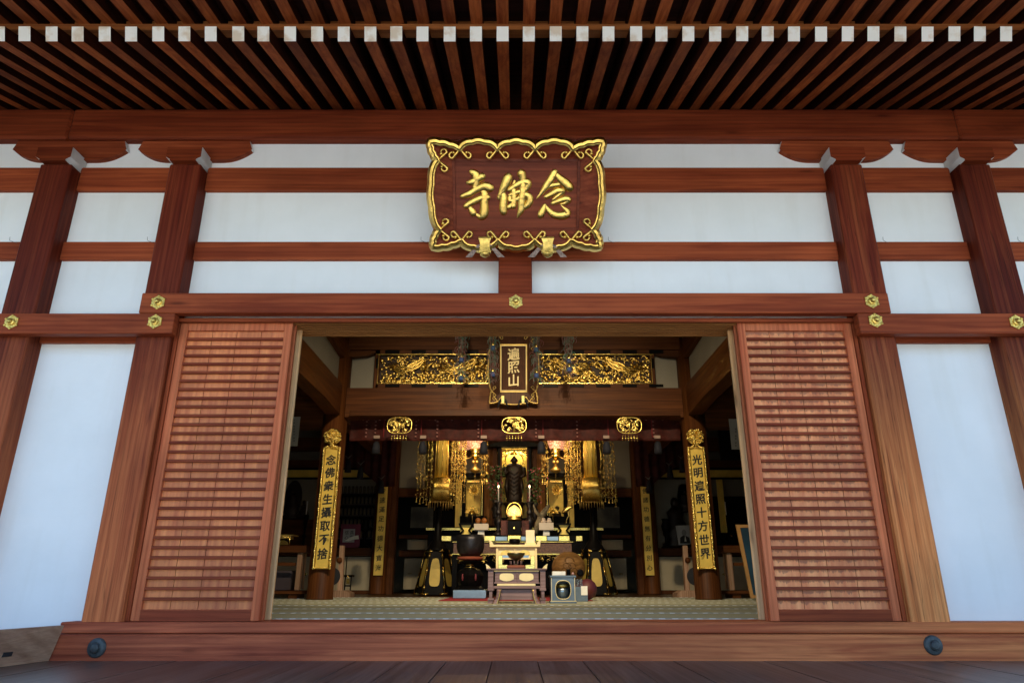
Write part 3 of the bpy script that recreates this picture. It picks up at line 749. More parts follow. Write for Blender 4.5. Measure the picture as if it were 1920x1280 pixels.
def relief(x0, x1, sgn):
    Lx = x1 - x0
    for i in range(430):                       # clouds and waves
        x = x0 + rnd.random() * Lx; v = rnd.random() ** 1.5; z = za + .02 + v * Hh * .42; r = .008 + rnd.random() * .024
        rel.ball((x, yT + .055 - r * .3, z), r, 7, 5, 1, .7)
    for i in range(120):
        x = x0 + rnd.random() * Lx; z = za + Hh * (.5 + .48 * rnd.random()); r = .012 + rnd.random() * .026
        rel.ball((x, yT + .06, z), r, 7, 5, 1.2, .7)
    for i in range(95):                         # curling tendrils
        x = x0 + rnd.random() * Lx; z = za + Hh * rnd.random() * .95; q = rnd.choice((-1, 1)); r0 = .02 + .035 * rnd.random()
        pts = [(x + q * r0 * (1 - .08 * j) * math.cos(j * .6), yT + .035, z + r0 * (1 - .08 * j) * math.sin(j * .6)) for j in range(9)]
        rel.tube(pts, [.004 + .005 * math.sin(PI * j / 8) for j in range(9)], 5)
    for c in (.27, .75):                        # flying figures with sweeping robes
        fx = x0 + Lx * (c if sgn > 0 else 1 - c)
        for j in range(8):
            o_ = j * .017 + rnd.uniform(-.006, .006)
            pts = []; q0 = rnd.random()
            for a in range(12):
                t = a / 11
                pts.append((fx + sgn * (-.42 + .12 * q0 + .72 * t * (1 - .25 * q0)), yT + .03 - .02 * math.sin(PI * t) - .006 * (j % 3), za + Hh * (.60 - .50 * math.sin(PI * min(1, t * 1.15)) * .5 + .18 * t + .05 * math.sin(a * 1.3 + j * 1.7)) + o_ * .9 - .03))
            rel.tube(pts, [.004 + (.006 + .011 * rnd.random()) * math.sin(PI * (a + .5) / 12.5) for a in range(12)], 6)
        hx, hz = fx + sgn * .22, za + Hh * .72
        rel.tube([(hx, yT + .02, hz - .12), (hx, yT + .01, hz - .05), (hx, yT + .015, hz)], [.03, .028, .014], 8)
        rel.ball((hx, yT + .01, hz + .03), .022, 8, 6); rel.ball((hx, yT + .02, hz + .055), .012, 6, 5)
        rel.tube([(hx + .065 * math.cos(a * .35 - .6), yT + .04, hz + .02 + .065 * math.sin(a * .35 - .6)) for a in range(14)], .006, 5)
        rel.tube([(hx - .10 - .08 * math.cos(a * .5), yT + .035, hz - .0 + .06 * math.sin(a * .5)) for a in range(10)], .009, 6)
        for q in range(4):
            rel.tube([(hx + sgn * .02, yT + .01, hz - .05), (hx + sgn * (.08 + .02 * q), yT, hz - .07 + .02 * q), (hx + sgn * (.15 + .02 * q), yT + .01, hz - .02 + .03 * q)], [.012, .009, .004], 5)
relief(xx(713, 690, yT), xx(918, 690, yT), 1); relief(xx(1014, 690, yT), xx(1219, 690, yT), -1)
rel.build('carved_relief', 'gold_carved', tr_)
M['sign_wood'] = wood('sign_board_timber', (.17, .032, .013), (.28, .062, .025), 'x', rough=.45)
M['sign_dark'] = wood('dark_sign_timber', (.055, .020, .008), (.09, .034, .013), 'z', rough=.45)

# ------------------------------------------------------------------ main sign above the door
def sign_frame(nx, ny, W2, H2, inner, splay, jag, bulge, cusp, seg=18):
    """outline of a cusped frame, counter-clockwise from the lower left corner; returns points and cusp data"""
    out = []; cus = []
    C = [(-W2, -H2), (W2, -H2), (W2, H2), (-W2, H2)]
    for e in range(4):
        a, b = Vector(C[e]), Vector(C[(e + 1) % 4]); d = (b - a); L = d.length; d /= L; nrm = Vector((d.y, -d.x))
        n = nx if e % 2 == 0 else ny
        for i in range(n):
            t0, t1 = i / n, (i + 1) / n
            if n > 2:      # first and last arcs are the short corner pieces
                fr = [0] + [(.17 + .66 * q / (n - 2)) for q in range(n - 1)] + [1]; t0, t1 = fr[i], fr[i + 1]
            corner0, corner1 = i == 0, i == n - 1
            for k in range(seg):
                t = k / seg; s_ = t0 + (t1 - t0) * t
                if corner0: off = -cusp * t ** 2.4
                elif corner1: off = -cusp * (1 - t) ** 2.4
                else: off = -cusp + (bulge + cusp) * math.sin(PI * t) ** .55
                off += jag * (1.2 * abs(math.sin(PI * k / seg * 3)) - .4) * (0 if k == 0 else 1)
                p = a + d * (L * s_) + nrm * off; out.append((p.x, p.y))
            if i < n - 1: cus.append((a + d * (L * t1) + nrm * -cusp, d.copy(), nrm.copy()))
    return out, cus
def scroll(b, Tm, c, d, n, s, w, r=.0075):
    for q in (-1, 1):
        pts = []
        for i in range(13):
            a = i / 12
            if a < .5: u, v = q * s * (a * 1.2), -s * (a * 1.5)
            else:
                th = (a - .5) * 2 * PI * 1.15; rr = s * .30 * (1 - .35 * (a - .5) * 2)
                u, v = q * (s * .62 + s * .28 * math.sin(th) * (1 - .3 * (a - .5))), -s * .72 - 0 + s * .28 * (1 - math.cos(th)) * .9 - s * .05
            p = c + d * u + n * v
            pts.append(Tm(p.x, p.y, w))
        b.tube(pts, [r * (1.2 - .7 * abs(i / 12 - .35)) for i in range(13)], 6); b.ball(pts[-1], r * 1.5, 8, 6)
    
def make_sign(name, label, cat, org, tilt, W2, H2, iw, ih, splay, rimt, rimd, nx, ny, cusp, bulge, scs, m_panel, m_rim):
    t = thing(name, label, cat, org)
    ct, st = math.cos(tilt), math.sin(tilt)
    # local plane: u right, v up along the leaning board, w towards the viewer
    def Tm(u, v, w): return Vector((u, -v * st - w * ct, v * ct - w * st))
    out, cus = sign_frame(nx, ny, W2, H2, None, splay, .006 * W2 / .66, bulge, cusp)
    p = MB()
    v8 = [Tm(a, b_, w) for w in (-.02, .0) for a, b_ in ((-iw, -ih), (iw, -ih), (iw, ih), (-iw, ih))]
    p.hexa(v8); panel = p.build('panel', m_panel, t)
    # bead frame around the panel
    f = MB()
    for (a0, a1, b0, b1) in ((-iw, iw, ih - .006, ih + .014), (-iw, iw, -ih - .014, -ih + .006), (-iw - .014, -iw + .006, -ih - .013, ih + .013), (iw - .006, iw + .014, -ih - .013, ih + .013)):
        f.hexa([Tm(*q) for q in ((a0, b0, 0), (a1, b0, 0), (a1, b1, 0), (a0, b1, 0), (a0, b0, .016), (a1, b0, .016), (a1, b1, .016), (a0, b1, .016))])
    f.build('inner_frame', m_rim if m_rim == 'gold_dim' else m_panel, t)
    # splayed border between the panel and the cusped outline
    n = len(out); per = n // 1
    def inner_pt(i):
        # matching point on the inner rectangle by direction of edge index
        x, y = out[i]; k = max(abs(x) / W2, abs(y) / H2)
        if abs(x) / W2 >= abs(y) / H2: return (math.copysign(iw, x), max(-ih, min(ih, y / H2 * ih)))
        return (max(-iw, min(iw, x / W2 * iw)), math.copysign(ih, y))
    b = MB(); A = [b.bm.verts.new(Tm(*inner_pt(i), .004)) for i in range(n)]; B = [b.bm.verts.new(Tm(*out[i], splay)) for i in range(n)]
    C_ = [b.bm.verts.new(Tm(out[i][0], out[i][1], splay - .02)) for i in range(n)]; D = [b.bm.verts.new(Tm(*inner_pt(i), -.02)) for i in range(n)]
    for i in range(n):
        j = (i + 1) % n
        b.bm.faces.new((A[i], A[j], B[j], B[i])); b.bm.faces.new((B[i], B[j], C_[j], C_[i])); b.bm.faces.new((C_[i], C_[j], D[j], D[i]))
    b.build('border', m_panel, t)
    # gilt rim following the outline
    r = MB(); rings = []
    for i in range(n):
        x, y = out[i]; px_, py_ = out[i - 1]; nx_, ny_ = out[(i + 1) % n]
        d = Vector((nx_ - px_, ny_ - py_)); d = d.normalized() if d.length else Vector((1, 0)); nn = Vector((d.y, -d.x))
        rings.append([r.bm.verts.new(Tm(x + nn.x * o_, y + nn.y * o_, splay + w_)) for o_, w_ in ((-rimt * .75, -.01), (-rimt * .70, .030 * rimt / .034), (-rimt * .45, .032 * rimt / .034), (-rimt * .35, .018 * rimt / .034), (-rimt * .2, .042 * rimt / .034), (rimt * .35, .038 * rimt / .034), (rimt, -.002), (rimt * .9, -rimd), (-rimt * .2, -rimd))])
    for i in range(n):
        a, c = rings[i], rings[(i + 1) % n]
        for k in range(9): r.bm.faces.new((a[k], c[k], c[(k + 1) % 9], a[(k + 1) % 9]))
    r.build('gilt_rim', m_rim, t)
    for c, d, nrm in cus:
        sc = MB(); scroll(sc, lambda u, v, w: Tm(u, v, w), c - nrm * 0.0, d, nrm, scs, splay * .80, .0105 * W2 / .66)
        sc.build('scroll_ornament', m_rim, t)
    return t, Tm
bot = at(968, 468, 4.95)
tilt = R(33)
Hs = .40; Ws = .655
org = (at(968, 366, 4.72).x, 4.70, zz(366, 4.70))
sg, TS = make_sign('temple_sign', 'large leaning wooden name board with cusped gold frame and three gold characters above the door', 'sign', org, tilt, Ws, Hs, .485, .262, .085, .034, .10, 5, 3, .050, .006, .095, 'sign_wood', 'gold_sign')
# three brushed characters, traced as strokes (u right, v up); view box of the tracing: centre (930, 610), 1165 wide = .97 m
def tr(pts): return [((x - 925) * .00087, (612 - y) * .00090, w * .00162) for x, y, w in pts]
CH = {
 'ji': [[(530, 418, 34), (560, 440, 42), (562, 500, 36), (548, 570, 26)], [(492, 505, 22), (525, 500, 36), (570, 480, 34), (612, 455, 40)],
        [(436, 622, 26), (500, 600, 34), (560, 565, 36), (640, 538, 46), (684, 550, 44)], [(612, 570, 24), (636, 600, 38), (634, 680, 40), (630, 770, 46), (600, 798, 36), (560, 775, 12)],
        [(470, 705, 32), (520, 675, 34), (600, 640, 34), (660, 632, 34)], [(505, 722, 24), (520, 745, 34), (532, 768, 34)]],
 'butsu': [[(850, 462, 46), (832, 510, 46), (800, 575, 36), (768, 636, 20)], [(800, 585, 26), (812, 640, 38), (806, 710, 40), (808, 755, 38)],
           [(862, 568, 24), (900, 545, 30), (960, 510, 34), (1020, 500, 38), (1030, 530, 34), (1000, 570, 26), (930, 590, 24), (865, 612, 18)],
           [(866, 625, 18), (872, 660, 24), (930, 650, 26), (1000, 610, 30), (1042, 625, 34), (1046, 670, 36), (1010, 712, 28), (965, 700, 12)],
           [(908, 492, 12), (900, 560, 26), (904, 640, 28), (898, 708, 30)], [(860, 715, 26), (885, 690, 22), (905, 660, 16)],
           [(972, 428, 44), (984, 470, 36), (986, 560, 36), (974, 660, 38), (968, 740, 34), (950, 780, 22), (935, 806, 6)]],
 'nen': [[(1268, 420, 36), (1240, 470, 38), (1200, 530, 36), (1160, 585, 24), (1112, 640, 6)], [(1285, 432, 22), (1320, 470, 38), (1370, 510, 46), (1405, 545, 46)],
         [(1212, 546, 20), (1250, 530, 28), (1306, 522, 26)], [(1196, 626, 24), (1240, 605, 30), (1300, 575, 34), (1345, 580, 30), (1312, 612, 22), (1262, 650, 16)],
         [(1258, 682, 22), (1310, 662, 26), (1370, 645, 32), (1400, 655, 32), (1372, 680, 20), (1330, 690, 8)], [(1182, 700, 20), (1165, 745, 34), (1148, 785, 34)],
         [(1192, 700, 10), (1215, 735, 24), (1260, 775, 36), (1320, 790, 40), (1378, 778, 44), (1390, 750, 30), (1350, 715, 12), (1335, 700, 6)]],
}
for nm in ('ji', 'butsu', 'nen'):
    k = MB()
    for st_ in CH[nm]: k.stroke(tr(st_), TS, .24, 6)
    k.build('gold_character', 'gold_sign', sg)
# brass fish-tail hangers under the sign
HW_ = 1.35
for c in (-.247, .247):
    k = MB(); 
    def band(rows):
        rr = [[k.bm.verts.new(TS(c + s_ * w * HW_, v, z_)) for s_ in (-1, -.5, .5, 1)] for v, z_, w in rows]
        for a, b_ in zip(rr, rr[1:]):
            for i in range(3): k.bm.faces.new((a[i], a[i + 1], b_[i + 1], b_[i]))
    band([(-.315, .115, .036), (-.325, .125, .037), (-.36, .128, .028), (-.40, .13, .028), (-.435, .128, .036), (-.445, .11, .036), (-.445, .02, .036)])
    o = k.build('brass_hanger', 'brass', sg)
    for s_ in (-1, 1):
        k = MB(); k.hexa([TS(c + s_ * a * HW_, v, w) for a, v, w in ((.02, -.37, .10), (.045, -.38, .10), (.115, -.475, .10), (.075, -.475, .10), (.02, -.37, .122), (.045, -.38, .118), (.115, -.475, .112), (.075, -.475, .12))]); S(k, 'hanger_tail', 'tarnish', o)
    k = MB(); k.lathe(tuple(TS(c, -.45, .10)), [(.04, 0), (.04, -.01), (.02, -.025), (.004, -.03)], 12); S(k, 'hanger_drop', 'brass', o)

# ------------------------------------------------------------------ inner sign
so = (at(963, 690, 10.45).x, 10.45, zz(690, 10.45))
s2, T2 = make_sign('inner_sign', 'narrow upright dark board with three pale gold characters hung on the inner beam', 'sign', so, R(14), .38, .56, .20, .37, .05, .014, .03, 3, 3, .03, .02, .09, 'sign_dark', 'gold_dim')
k = MB()
for (a0, a1, b0, b1) in ((-.205, .205, .352, .362), (-.205, .205, -.362, -.352), (-.205, -.195, -.352, .352), (.195, .205, -.352, .352)):
    k.hexa([T2(*q) for q in ((a0, b0, 0), (a1, b0, 0), (a1, b1, 0), (a0, b1, 0), (a0, b0, .022), (a1, b0, .022), (a1, b1, .022), (a0, b1, .022))])
k.build('gilt_line', 'ivory', s2)
k = MB(); k.vertical_text('遍照山', lambda u, v, w: T2(u, v, w + .01), .205, .21, 0, .225, .004, .004); k.build('writing', 'ivory', s2)
for c in (-.17, .15):
    k = MB(); k.hexa([T2(c + a, v, w) for a, v, w in ((-.02, -.56, .05), (.02, -.56, .05), (.02, -.56, .09), (-.02, -.56, .09), (-.022, -.44, .05), (.022, -.44, .05), (.022, -.44, .09), (-.022, -.44, .09))]); o = k.build('gilt_hanger', 'gold', s2)
    k = MB()
    for s_ in (-1, 1): k.tube([T2(c, -.47, .06), T2(c + s_ * .05, -.53, .06), T2(c + s_ * .085, -.64, .06)], [.02, .022, .004], 6)
    S(k, 'dark_tassel', 'indigo', o)

# ------------------------------------------------------------------ beaded hanging ornaments in front of the inner sign
rnd = random.Random(11)
M['bead_red'] = plain('red_bead', (.16, .045, .045), .3); M['bead_green'] = plain('green_bead', (.04, .15, .11), .3); M['bead_dim'] = plain('smoky_bead', (.12, .10, .09), .3)
M['navy'] = plain('navy_tassel', (.03, .06, .17), .8)
def bead_hanging(px, py0, py1, Y, wpx, label, tassels):
    x = xx(px, py0, Y); z1 = zz(py0 - 60, Y); z0 = zz(py1, Y); w = wpx / FPX * (Y * .95)
    t = T('beaded_hanging', label, 'hanging ornament', x, Y, z0, 'beaded ornaments hanging before the inner sign')
    for nm, m, n in (('red_bead_net', 'bead_red', 60), ('green_bead_net', 'bead_green', 50), ('smoky_bead_net', 'bead_dim', 50)):
        k = MB()
        for i in range(n):
            zc = z0 + (z1 - z0) * rnd.random(); a = rnd.random() * 2 * PI; rr = w * (.15 + .35 * rnd.random())
            cx, cy = x + rr * math.cos(a), Y + rr * math.sin(a); r0 = .02 + .025 * rnd.random(); q = rnd.choice((-1, 1))
            k.tube([(cx + q * r0 * math.cos(j * .7), cy, zc + r0 * 1.3 * math.sin(j * .7)) for j in range(7)], .0032, 4)
        for i in range(9):
            a = rnd.random() * 2 * PI; zt = z1 - rnd.random() * .1; zb = z0 + rnd.random() * (z1 - z0) * .6
            k.tube([(x + w * .3 * math.cos(a), Y + w * .3 * math.sin(a), zt - (zt - zb) * j / 5 ) for j in range(6)], .002, 3)
        P(k, nm, m, t)
    k = MB()
    for py in tassels: k.lathe((x, Y - .03, zz(py, Y)), [(.004, .09), (.02, .06), (.028, .02), (.03, 0)], 8)
    o = P(k, 'gilt_cap', 'gold', t)
    for py in tassels:
        k = MB(); k.lathe((x, Y - .03, zz(py, Y)), [(.034, -.002), (.036, -.05), (.04, -.07)], 8)
        P(k, 'blue_tassel', 'navy', t)
bead_hanging(867, 620, 718, 10.0, 25, 'smoky bead hanging at the far left, in front of the carved transom', (672, 706))
bead_hanging(925, 620, 716, 10.1, 22, 'green and red bead hanging along the left side of the dark inner sign', (650, 699))
bead_hanging(1005, 620, 720, 10.1, 22, 'green and red bead hanging along the right side of the dark inner sign', (653, 701))
bead_hanging(1065, 620, 706, 10.0, 27, 'smoky bead hanging at the far right, in front of the carved transom', (674, 690))

# ------------------------------------------------------------------ boards hung on the columns
def column_board(px_t, px_b, py0, py1, Y, wpx, chars, label, big, m_ink='ink'):
    z0, z1 = zz(py1, Y), zz(py0, Y); xt, xb = xx(px_t, py0, Y), xx(px_b, py1, Y); x = (xt + xb) / 2
    zc = (Y * math.cos(PITCH) + (zz((py0 + py1) / 2, Y) - CAMZ) * math.sin(PITCH)); w = wpx / FPX * zc / 2
    t = T('writing_board', label, 'writing board', x, Y, z0, 'gold boards with brushed writing on the columns')
    def TB(u, v, wd): return Vector((x + u, Y - wd, z0 + v))
    H = z1 - z0
    k = MB(); k.box(x - w, x + w, Y - .012, Y + .012, z0, z1, .003); P(k, 'panel', 'gold_flat', t)
    if big:
        k = MB()
        for s_ in (-1, 1): k.box(x + s_ * w * .74 - .006, x + s_ * w * .74 + .006, Y - .022, Y - .013, z0 + .02, z1 - .01, .002)
        P(k, 'gilt_line', 'gold', t)
        k = MB(); n = 105
        for i in range(n):
            for s_ in (-1, 1):
                k.ball((x + s_ * (w * .9 + rnd.uniform(-.006, .006)), Y - .018, z0 + H * (i + rnd.random() * .5) / n), .019 * rnd.uniform(.7, 1.2), 6, 4, .9, .8)
        for i in range(14): k.ball((x - w + 2 * w * i / 13, Y - .018, z0 + .012), .013, 6, 4)
        P(k, 'carved_border', 'gold', t)
        k = MB(); zt = z1 + .10
        for i in range(150):
            a = rnd.random() * 2 * PI; r = .135 * math.sqrt(rnd.random()); k.ball((x + r * math.cos(a), Y - .02 - .03 * rnd.random(), zt + .06 + r * .9 * math.sin(a)), .010 + .012 * rnd.random(), 6, 4)
        for i in range(40):
            a = rnd.uniform(-1, 1); k.ball((x + a * .10, Y - .02 - .02 * rnd.random(), z1 - .02 + .05 * rnd.random() * (1.3 - abs(a))), .014, 6, 4)
        k.lathe((x, Y + .005, zt + .06), [(.125, 0), (.125, -.02), (.001, -.025)], 20, 'y')
        P(k, 'carved_finial', 'gold', t)
    n = len(chars); top = H * (.945 if big else .965); pitch = H * (.88 if big else .94) / n
    k = MB()
    for q_, (ou, ov) in enumerate(((0, 0), (.0035, .001), (-.0035, -.001), (0, .003), (0, -.003)) if big else ((0, 0), (.0022, 0))): k.vertical_text(chars, lambda u, v, wd: TB(u + ou, v + ov, wd + .014 + q_ * .0004), w * (1.22 if big else 1.35), pitch, 0, top - pitch * .5, .0015, .0012 if big else .0006)
    P(k, 'writing', m_ink, t)
column_board(623, 603, 838, 1066, 10.58, 33, '念佛衆生攝取不捨', 'wide gold board with carved border and round finial on the left column, reading from 念佛', True)
column_board(1303, 1326, 838, 1066, 10.58, 33, '光明遍照十方世界', 'wide gold board with carved border and round finial on the right column, reading from 光明', True)
column_board(716, 712, 905, 1078, 14.80, 17, '令速滿足功德大寶海', 'narrow plain gold board on the rear left column, ending in 寶海', False)
column_board(1209, 1218, 905, 1078, 14.80, 16, '佛諸功德無有分別心', 'narrow plain gold board on the rear right column, ending in 別心', False)

# ------------------------------------------------------------------ brocade valance, side drapes, three gold pendants
def cloth(px0, px1, top, botf, Y, m, name, label, cat, folds=.012, n=80, kf=.9, group=None):
    k = MB(); g_ = []
    for i in range(n + 1):
        px = px0 + (px1 - px0) * i / n; y = Y + folds * math.sin(i * kf) + folds * .5 * math.sin(i * .37 * kf + 1)
        col = [k.bm.verts.new((xx(px, 830, Y), y * 1.0, zz(top, Y) + (zz(botf(px), Y) - zz(top, Y)) * j / 8)) for j in range(9)]; g_.append(col)
    for a, b_ in zip(g_, g_[1:]):
        for j in range(8):
            f = k.bm.faces.new((a[j], b_[j], b_[j + 1], a[j + 1])); f.smooth = True
    r = bmesh.ops.solidify(k.bm, geom=k.bm.faces[:], thickness=.004)
    return k
M['cord_pink'] = plain('faded_pink_cord', (.32, .22, .17), .8); M['cord_red'] = plain('red_cord', (.20, .012, .012), .7)
t = T('brocade_valance', 'dark red brocade valance hanging under the great inner beam', 'valance', xx(965, 825, 11.0), 11.0, zz(826, 11.0))
P(cloth(654, 1277, 772, lambda p: 826, 11.0, None, None, None, None, .012, 200, .5), 'cloth', 'redcloth', t)
k = MB()
for i in range(60):
    px = 660 + i * 10.4
    if i % 3 != 1: k.ball((xx(px, 786, 10.97), 10.975, zz(786, 10.97) + .01 * math.sin(i * 2)), .013, 6, 4, 1.2, .4)
for px in (714, 830, 907, 1015, 1092, 1235, 697, 790):
    for j in range(5): k.ball((xx(px - 10, 800, 10.97), 10.975, zz(790 + 7 * j, 10.97)), .014, 6, 4, 1.2, .4)
P(k, 'woven_flowers', plain('dull_pink_thread', (.30, .12, .10), .7), t)
for px in (706, 793, 907, 1015, 1137, 1233):
    k = MB(); k.box(xx(px, 825, 10.96) - .05, xx(px, 825, 10.96) + .05, 10.95, 10.975, zz(822, 10.96), zz(816, 10.96), .004)
    P(k, 'cord_knot', 'cord_pink', t)
    k = MB(); k.lathe((xx(px, 825, 10.94), 10.95, zz(850, 10.94)), [(.068, 0), (.064, .08), (.05, .17), (.02, .20)], 12)
    P(k, 'tassel', 'indigo', t)
for px in (720, 790, 903, 1018, 1140, 1222):
    k = MB(); k.tube([(xx(px, 800, 10.97), 10.97, zz(p_, 10.97)) for p_ in (776, 790, 805, 820)], .009, 6)
    P(k, 'red_cord', 'cord_red', t)
def drape(s, label):
    X = (lambda p: p) if s < 0 else (lambda p: 1932 - p)
    def bf(p):
        p = p if s < 0 else 1932 - p
        return 866 + (p - 646) * (46 / 72) - 6 * math.sin((p - 646) / 72 * PI) if p < 718 else 912
    k = cloth(X(646), X(744), 790, bf, 14.3, None, None, None, None, .03, 50, .8)
    t = T('side_drape', label, 'drape', xx(X(700), 900, 14.3), 14.3, zz(912, 14.3), 'dark red drapes at the sides of the sanctuary')
    P(k, 'cloth', 'redcloth2', t)
    for px, py in ((652, 885), (675, 897), (714, 924)):
        k = MB(); k2 = MB()
        k.lathe((xx(X(px), py, 14.15), 14.15, zz(py, 14.15)), [(.07, 0), (.062, .10), (.045, .22), (.02, .26)], 12)
        x_ = xx(X(px), py, 14.13); z_ = zz(py - 26, 14.13); k2.tube([(x_ - .07, 14.12, z_ + .05), (x_ - .01, 14.11, z_), (x_ + .07, 14.12, z_ + .08)], [.006, .016, .004], 6)
        P(k, 'tassel', 'indigo', t); P(k2, 'cord_knot', 'bead_dim', t)
drape(-1, 'dark red drape swept up on the left, above the rear left column'); drape(1, 'dark red drape swept up on the right, above the rear right column')
def pendant(px, label):
    Y = 10.5; x = xx(px, 800, Y); zc = zz(797, Y); t = T('gilt_pendant', label, 'gilt pendant', x, Y, zz(830, Y), 'openwork gilt pendants under the inner beam')
    a, b_ = .19, .125
    k = MB()
    def sup(th, s_): 
        c, d = math.cos(th), math.sin(th); return (x + s_ * a * math.copysign(abs(c) ** .6, c), Y, zc + s_ * b_ * math.copysign(abs(d) ** .75, d))
    k.tube([sup(i / 32 * 2 * PI, 1) for i in range(32)], .010, 6, closed=True)
    P(k, 'rim', 'gold', t)
    k = MB()
    for i in range(46):
        th = rnd.random() * 2 * PI; r = rnd.random() ** .6 * .85; c = sup(th, r); q = rnd.choice((-1, 1)); r0 = .022
        k.tube([(c[0] + q * r0 * math.cos(j * .8), Y - .005, c[2] + r0 * math.sin(j * .8)) for j in range(7)], .0055, 5)
    for u, v in ((-.13, 0), (.13, 0), (-.09, -.08), (.09, -.08), (-.10, .06), (.11, .06)): k.ball((x + u, Y - .01, zc + v), .024, 8, 5, 1.3, .4, .8)
    k.tube([(x, Y - .01, zc - .11), (x, Y - .015, zc), (x, Y - .01, zc + .11)], [.012, .02, .012], 6)
    P(k, 'openwork', 'gold', t)
    k = MB()
    for i in range(6):
        u = (i - 2.5) * .045; z_ = zc - b_ * .95
        k.tube([(x + u, Y, z_), (x + u, Y, z_ - .12)], .002, 4); k.ball((x + u, Y, z_ - .05), .009, 6, 4); k.ball((x + u, Y - .003, z_ - .085), .015, 7, 5, 1, .5, .8); k.ball((x + u, Y, z_ - .12), .006, 6, 4)
    P(k, 'dangling_beads', 'gold', t)
pendant(749, 'openwork gilt pendant at the left end of the red valance'); pendant(964, 'openwork gilt pendant at the middle, under the inner sign'); pendant(1180, 'openwork gilt pendant at the right end of the red valance')

# ------------------------------------------------------------------ cylindrical gold banners with strings of ornaments
def banner(px, label, s):
    Y = 13.6; x = xx(px, 880, Y); z0 = zz(946, Y); z1 = zz(800, Y); zm = zz(896, Y)
    t = T('gilt_banner', label, 'gilt banner', x, Y, z0, 'cylindrical gilt banners over the black stands')
    k = MB(); n = 44
    k.lathe((x, Y, 0), [(.125, zm), (.12, zz(820, Y)), (.12, z1)], 30)
    P(k, 'upper_tube', 'gold_flat', t); k = MB()
    for i in range(9):
        a = i / 9 * 2 * PI; k.tube([(x + .13 * math.cos(a), Y + .13 * math.sin(a), zm - .01), (x + .125 * math.cos(a), Y + .125 * math.sin(a), z1)], .010, 5)
    P(k, 'gilt_bars', 'gold', t)
    k = MB()
    for i in range(n):
        a = i / n * 2 * PI; k.tube([(x + .17 * math.cos(a), Y + .17 * math.sin(a), zz(941, Y)), (x + .16 * math.cos(a), Y + .16 * math.sin(a), zm + .0)], .013, 5)
    P(k, 'gilt_rods', 'gold', t)
    k = MB(); k.lathe((x, Y, 0), [(.165, zz(940, Y)), (.155, zm)], 30); P(k, 'lower_skirt', 'gold_flat', t)
    k = MB(); 
    for j in range(15):
        sx = (j - 7) * .066; rim = abs(j - 7) > 2
        yy_ = Y - (.05 if rim else .28) - .05 * rnd.random()
        if not rim: continue
        zb = zz(932 + rnd.random() * 12, Y); zt = z1
        k.tube([(x + sx, yy_, zb), (x + sx, yy_, zt)], .0025, 4)
        m_ = 48
        for i in range(m_):
            z_ = zb + (zt - zb) * i / m_; k.ball((x + sx + rnd.uniform(-.02, .02), yy_, z_), rnd.choice((.007, .010, .017)), 5, 3)
        for i in range(16):
            z_ = zb + (zt - zb) * rnd.random(); q = rnd.choice((-1, 1)); r0 = .022
            k.tube([(x + sx + rnd.uniform(-.03, .03) + q * r0 * math.cos(u * .9), yy_ - .01, z_ + r0 * math.sin(u * .9)) for u in range(6)], .004, 4)
        k.lathe((x + sx, yy_, zb - .09), [(.026, 0), (.018, .02), (.008, .03), (.012, .06), (.003, .09)], 8)
    P(k, 'ornament_strings', 'gold', t)
    k = MB()
    for i in range(26):
        a = i / 26 * 2 * PI; k.tube([(x + .23 * math.cos(a), Y + .23 * math.sin(a), zz(941, Y)), (x + .235 * math.cos(a), Y + .235 * math.sin(a), zz(950 + 5 * rnd.random(), Y))], .005, 4)
    P(k, 'bead_fringe', 'gold_dim', t)
banner(828, 'tall cylindrical gilt banner with bead strings left of the altar', -1); banner(1107, 'tall cylindrical gilt banner with bead strings right of the altar', 1)

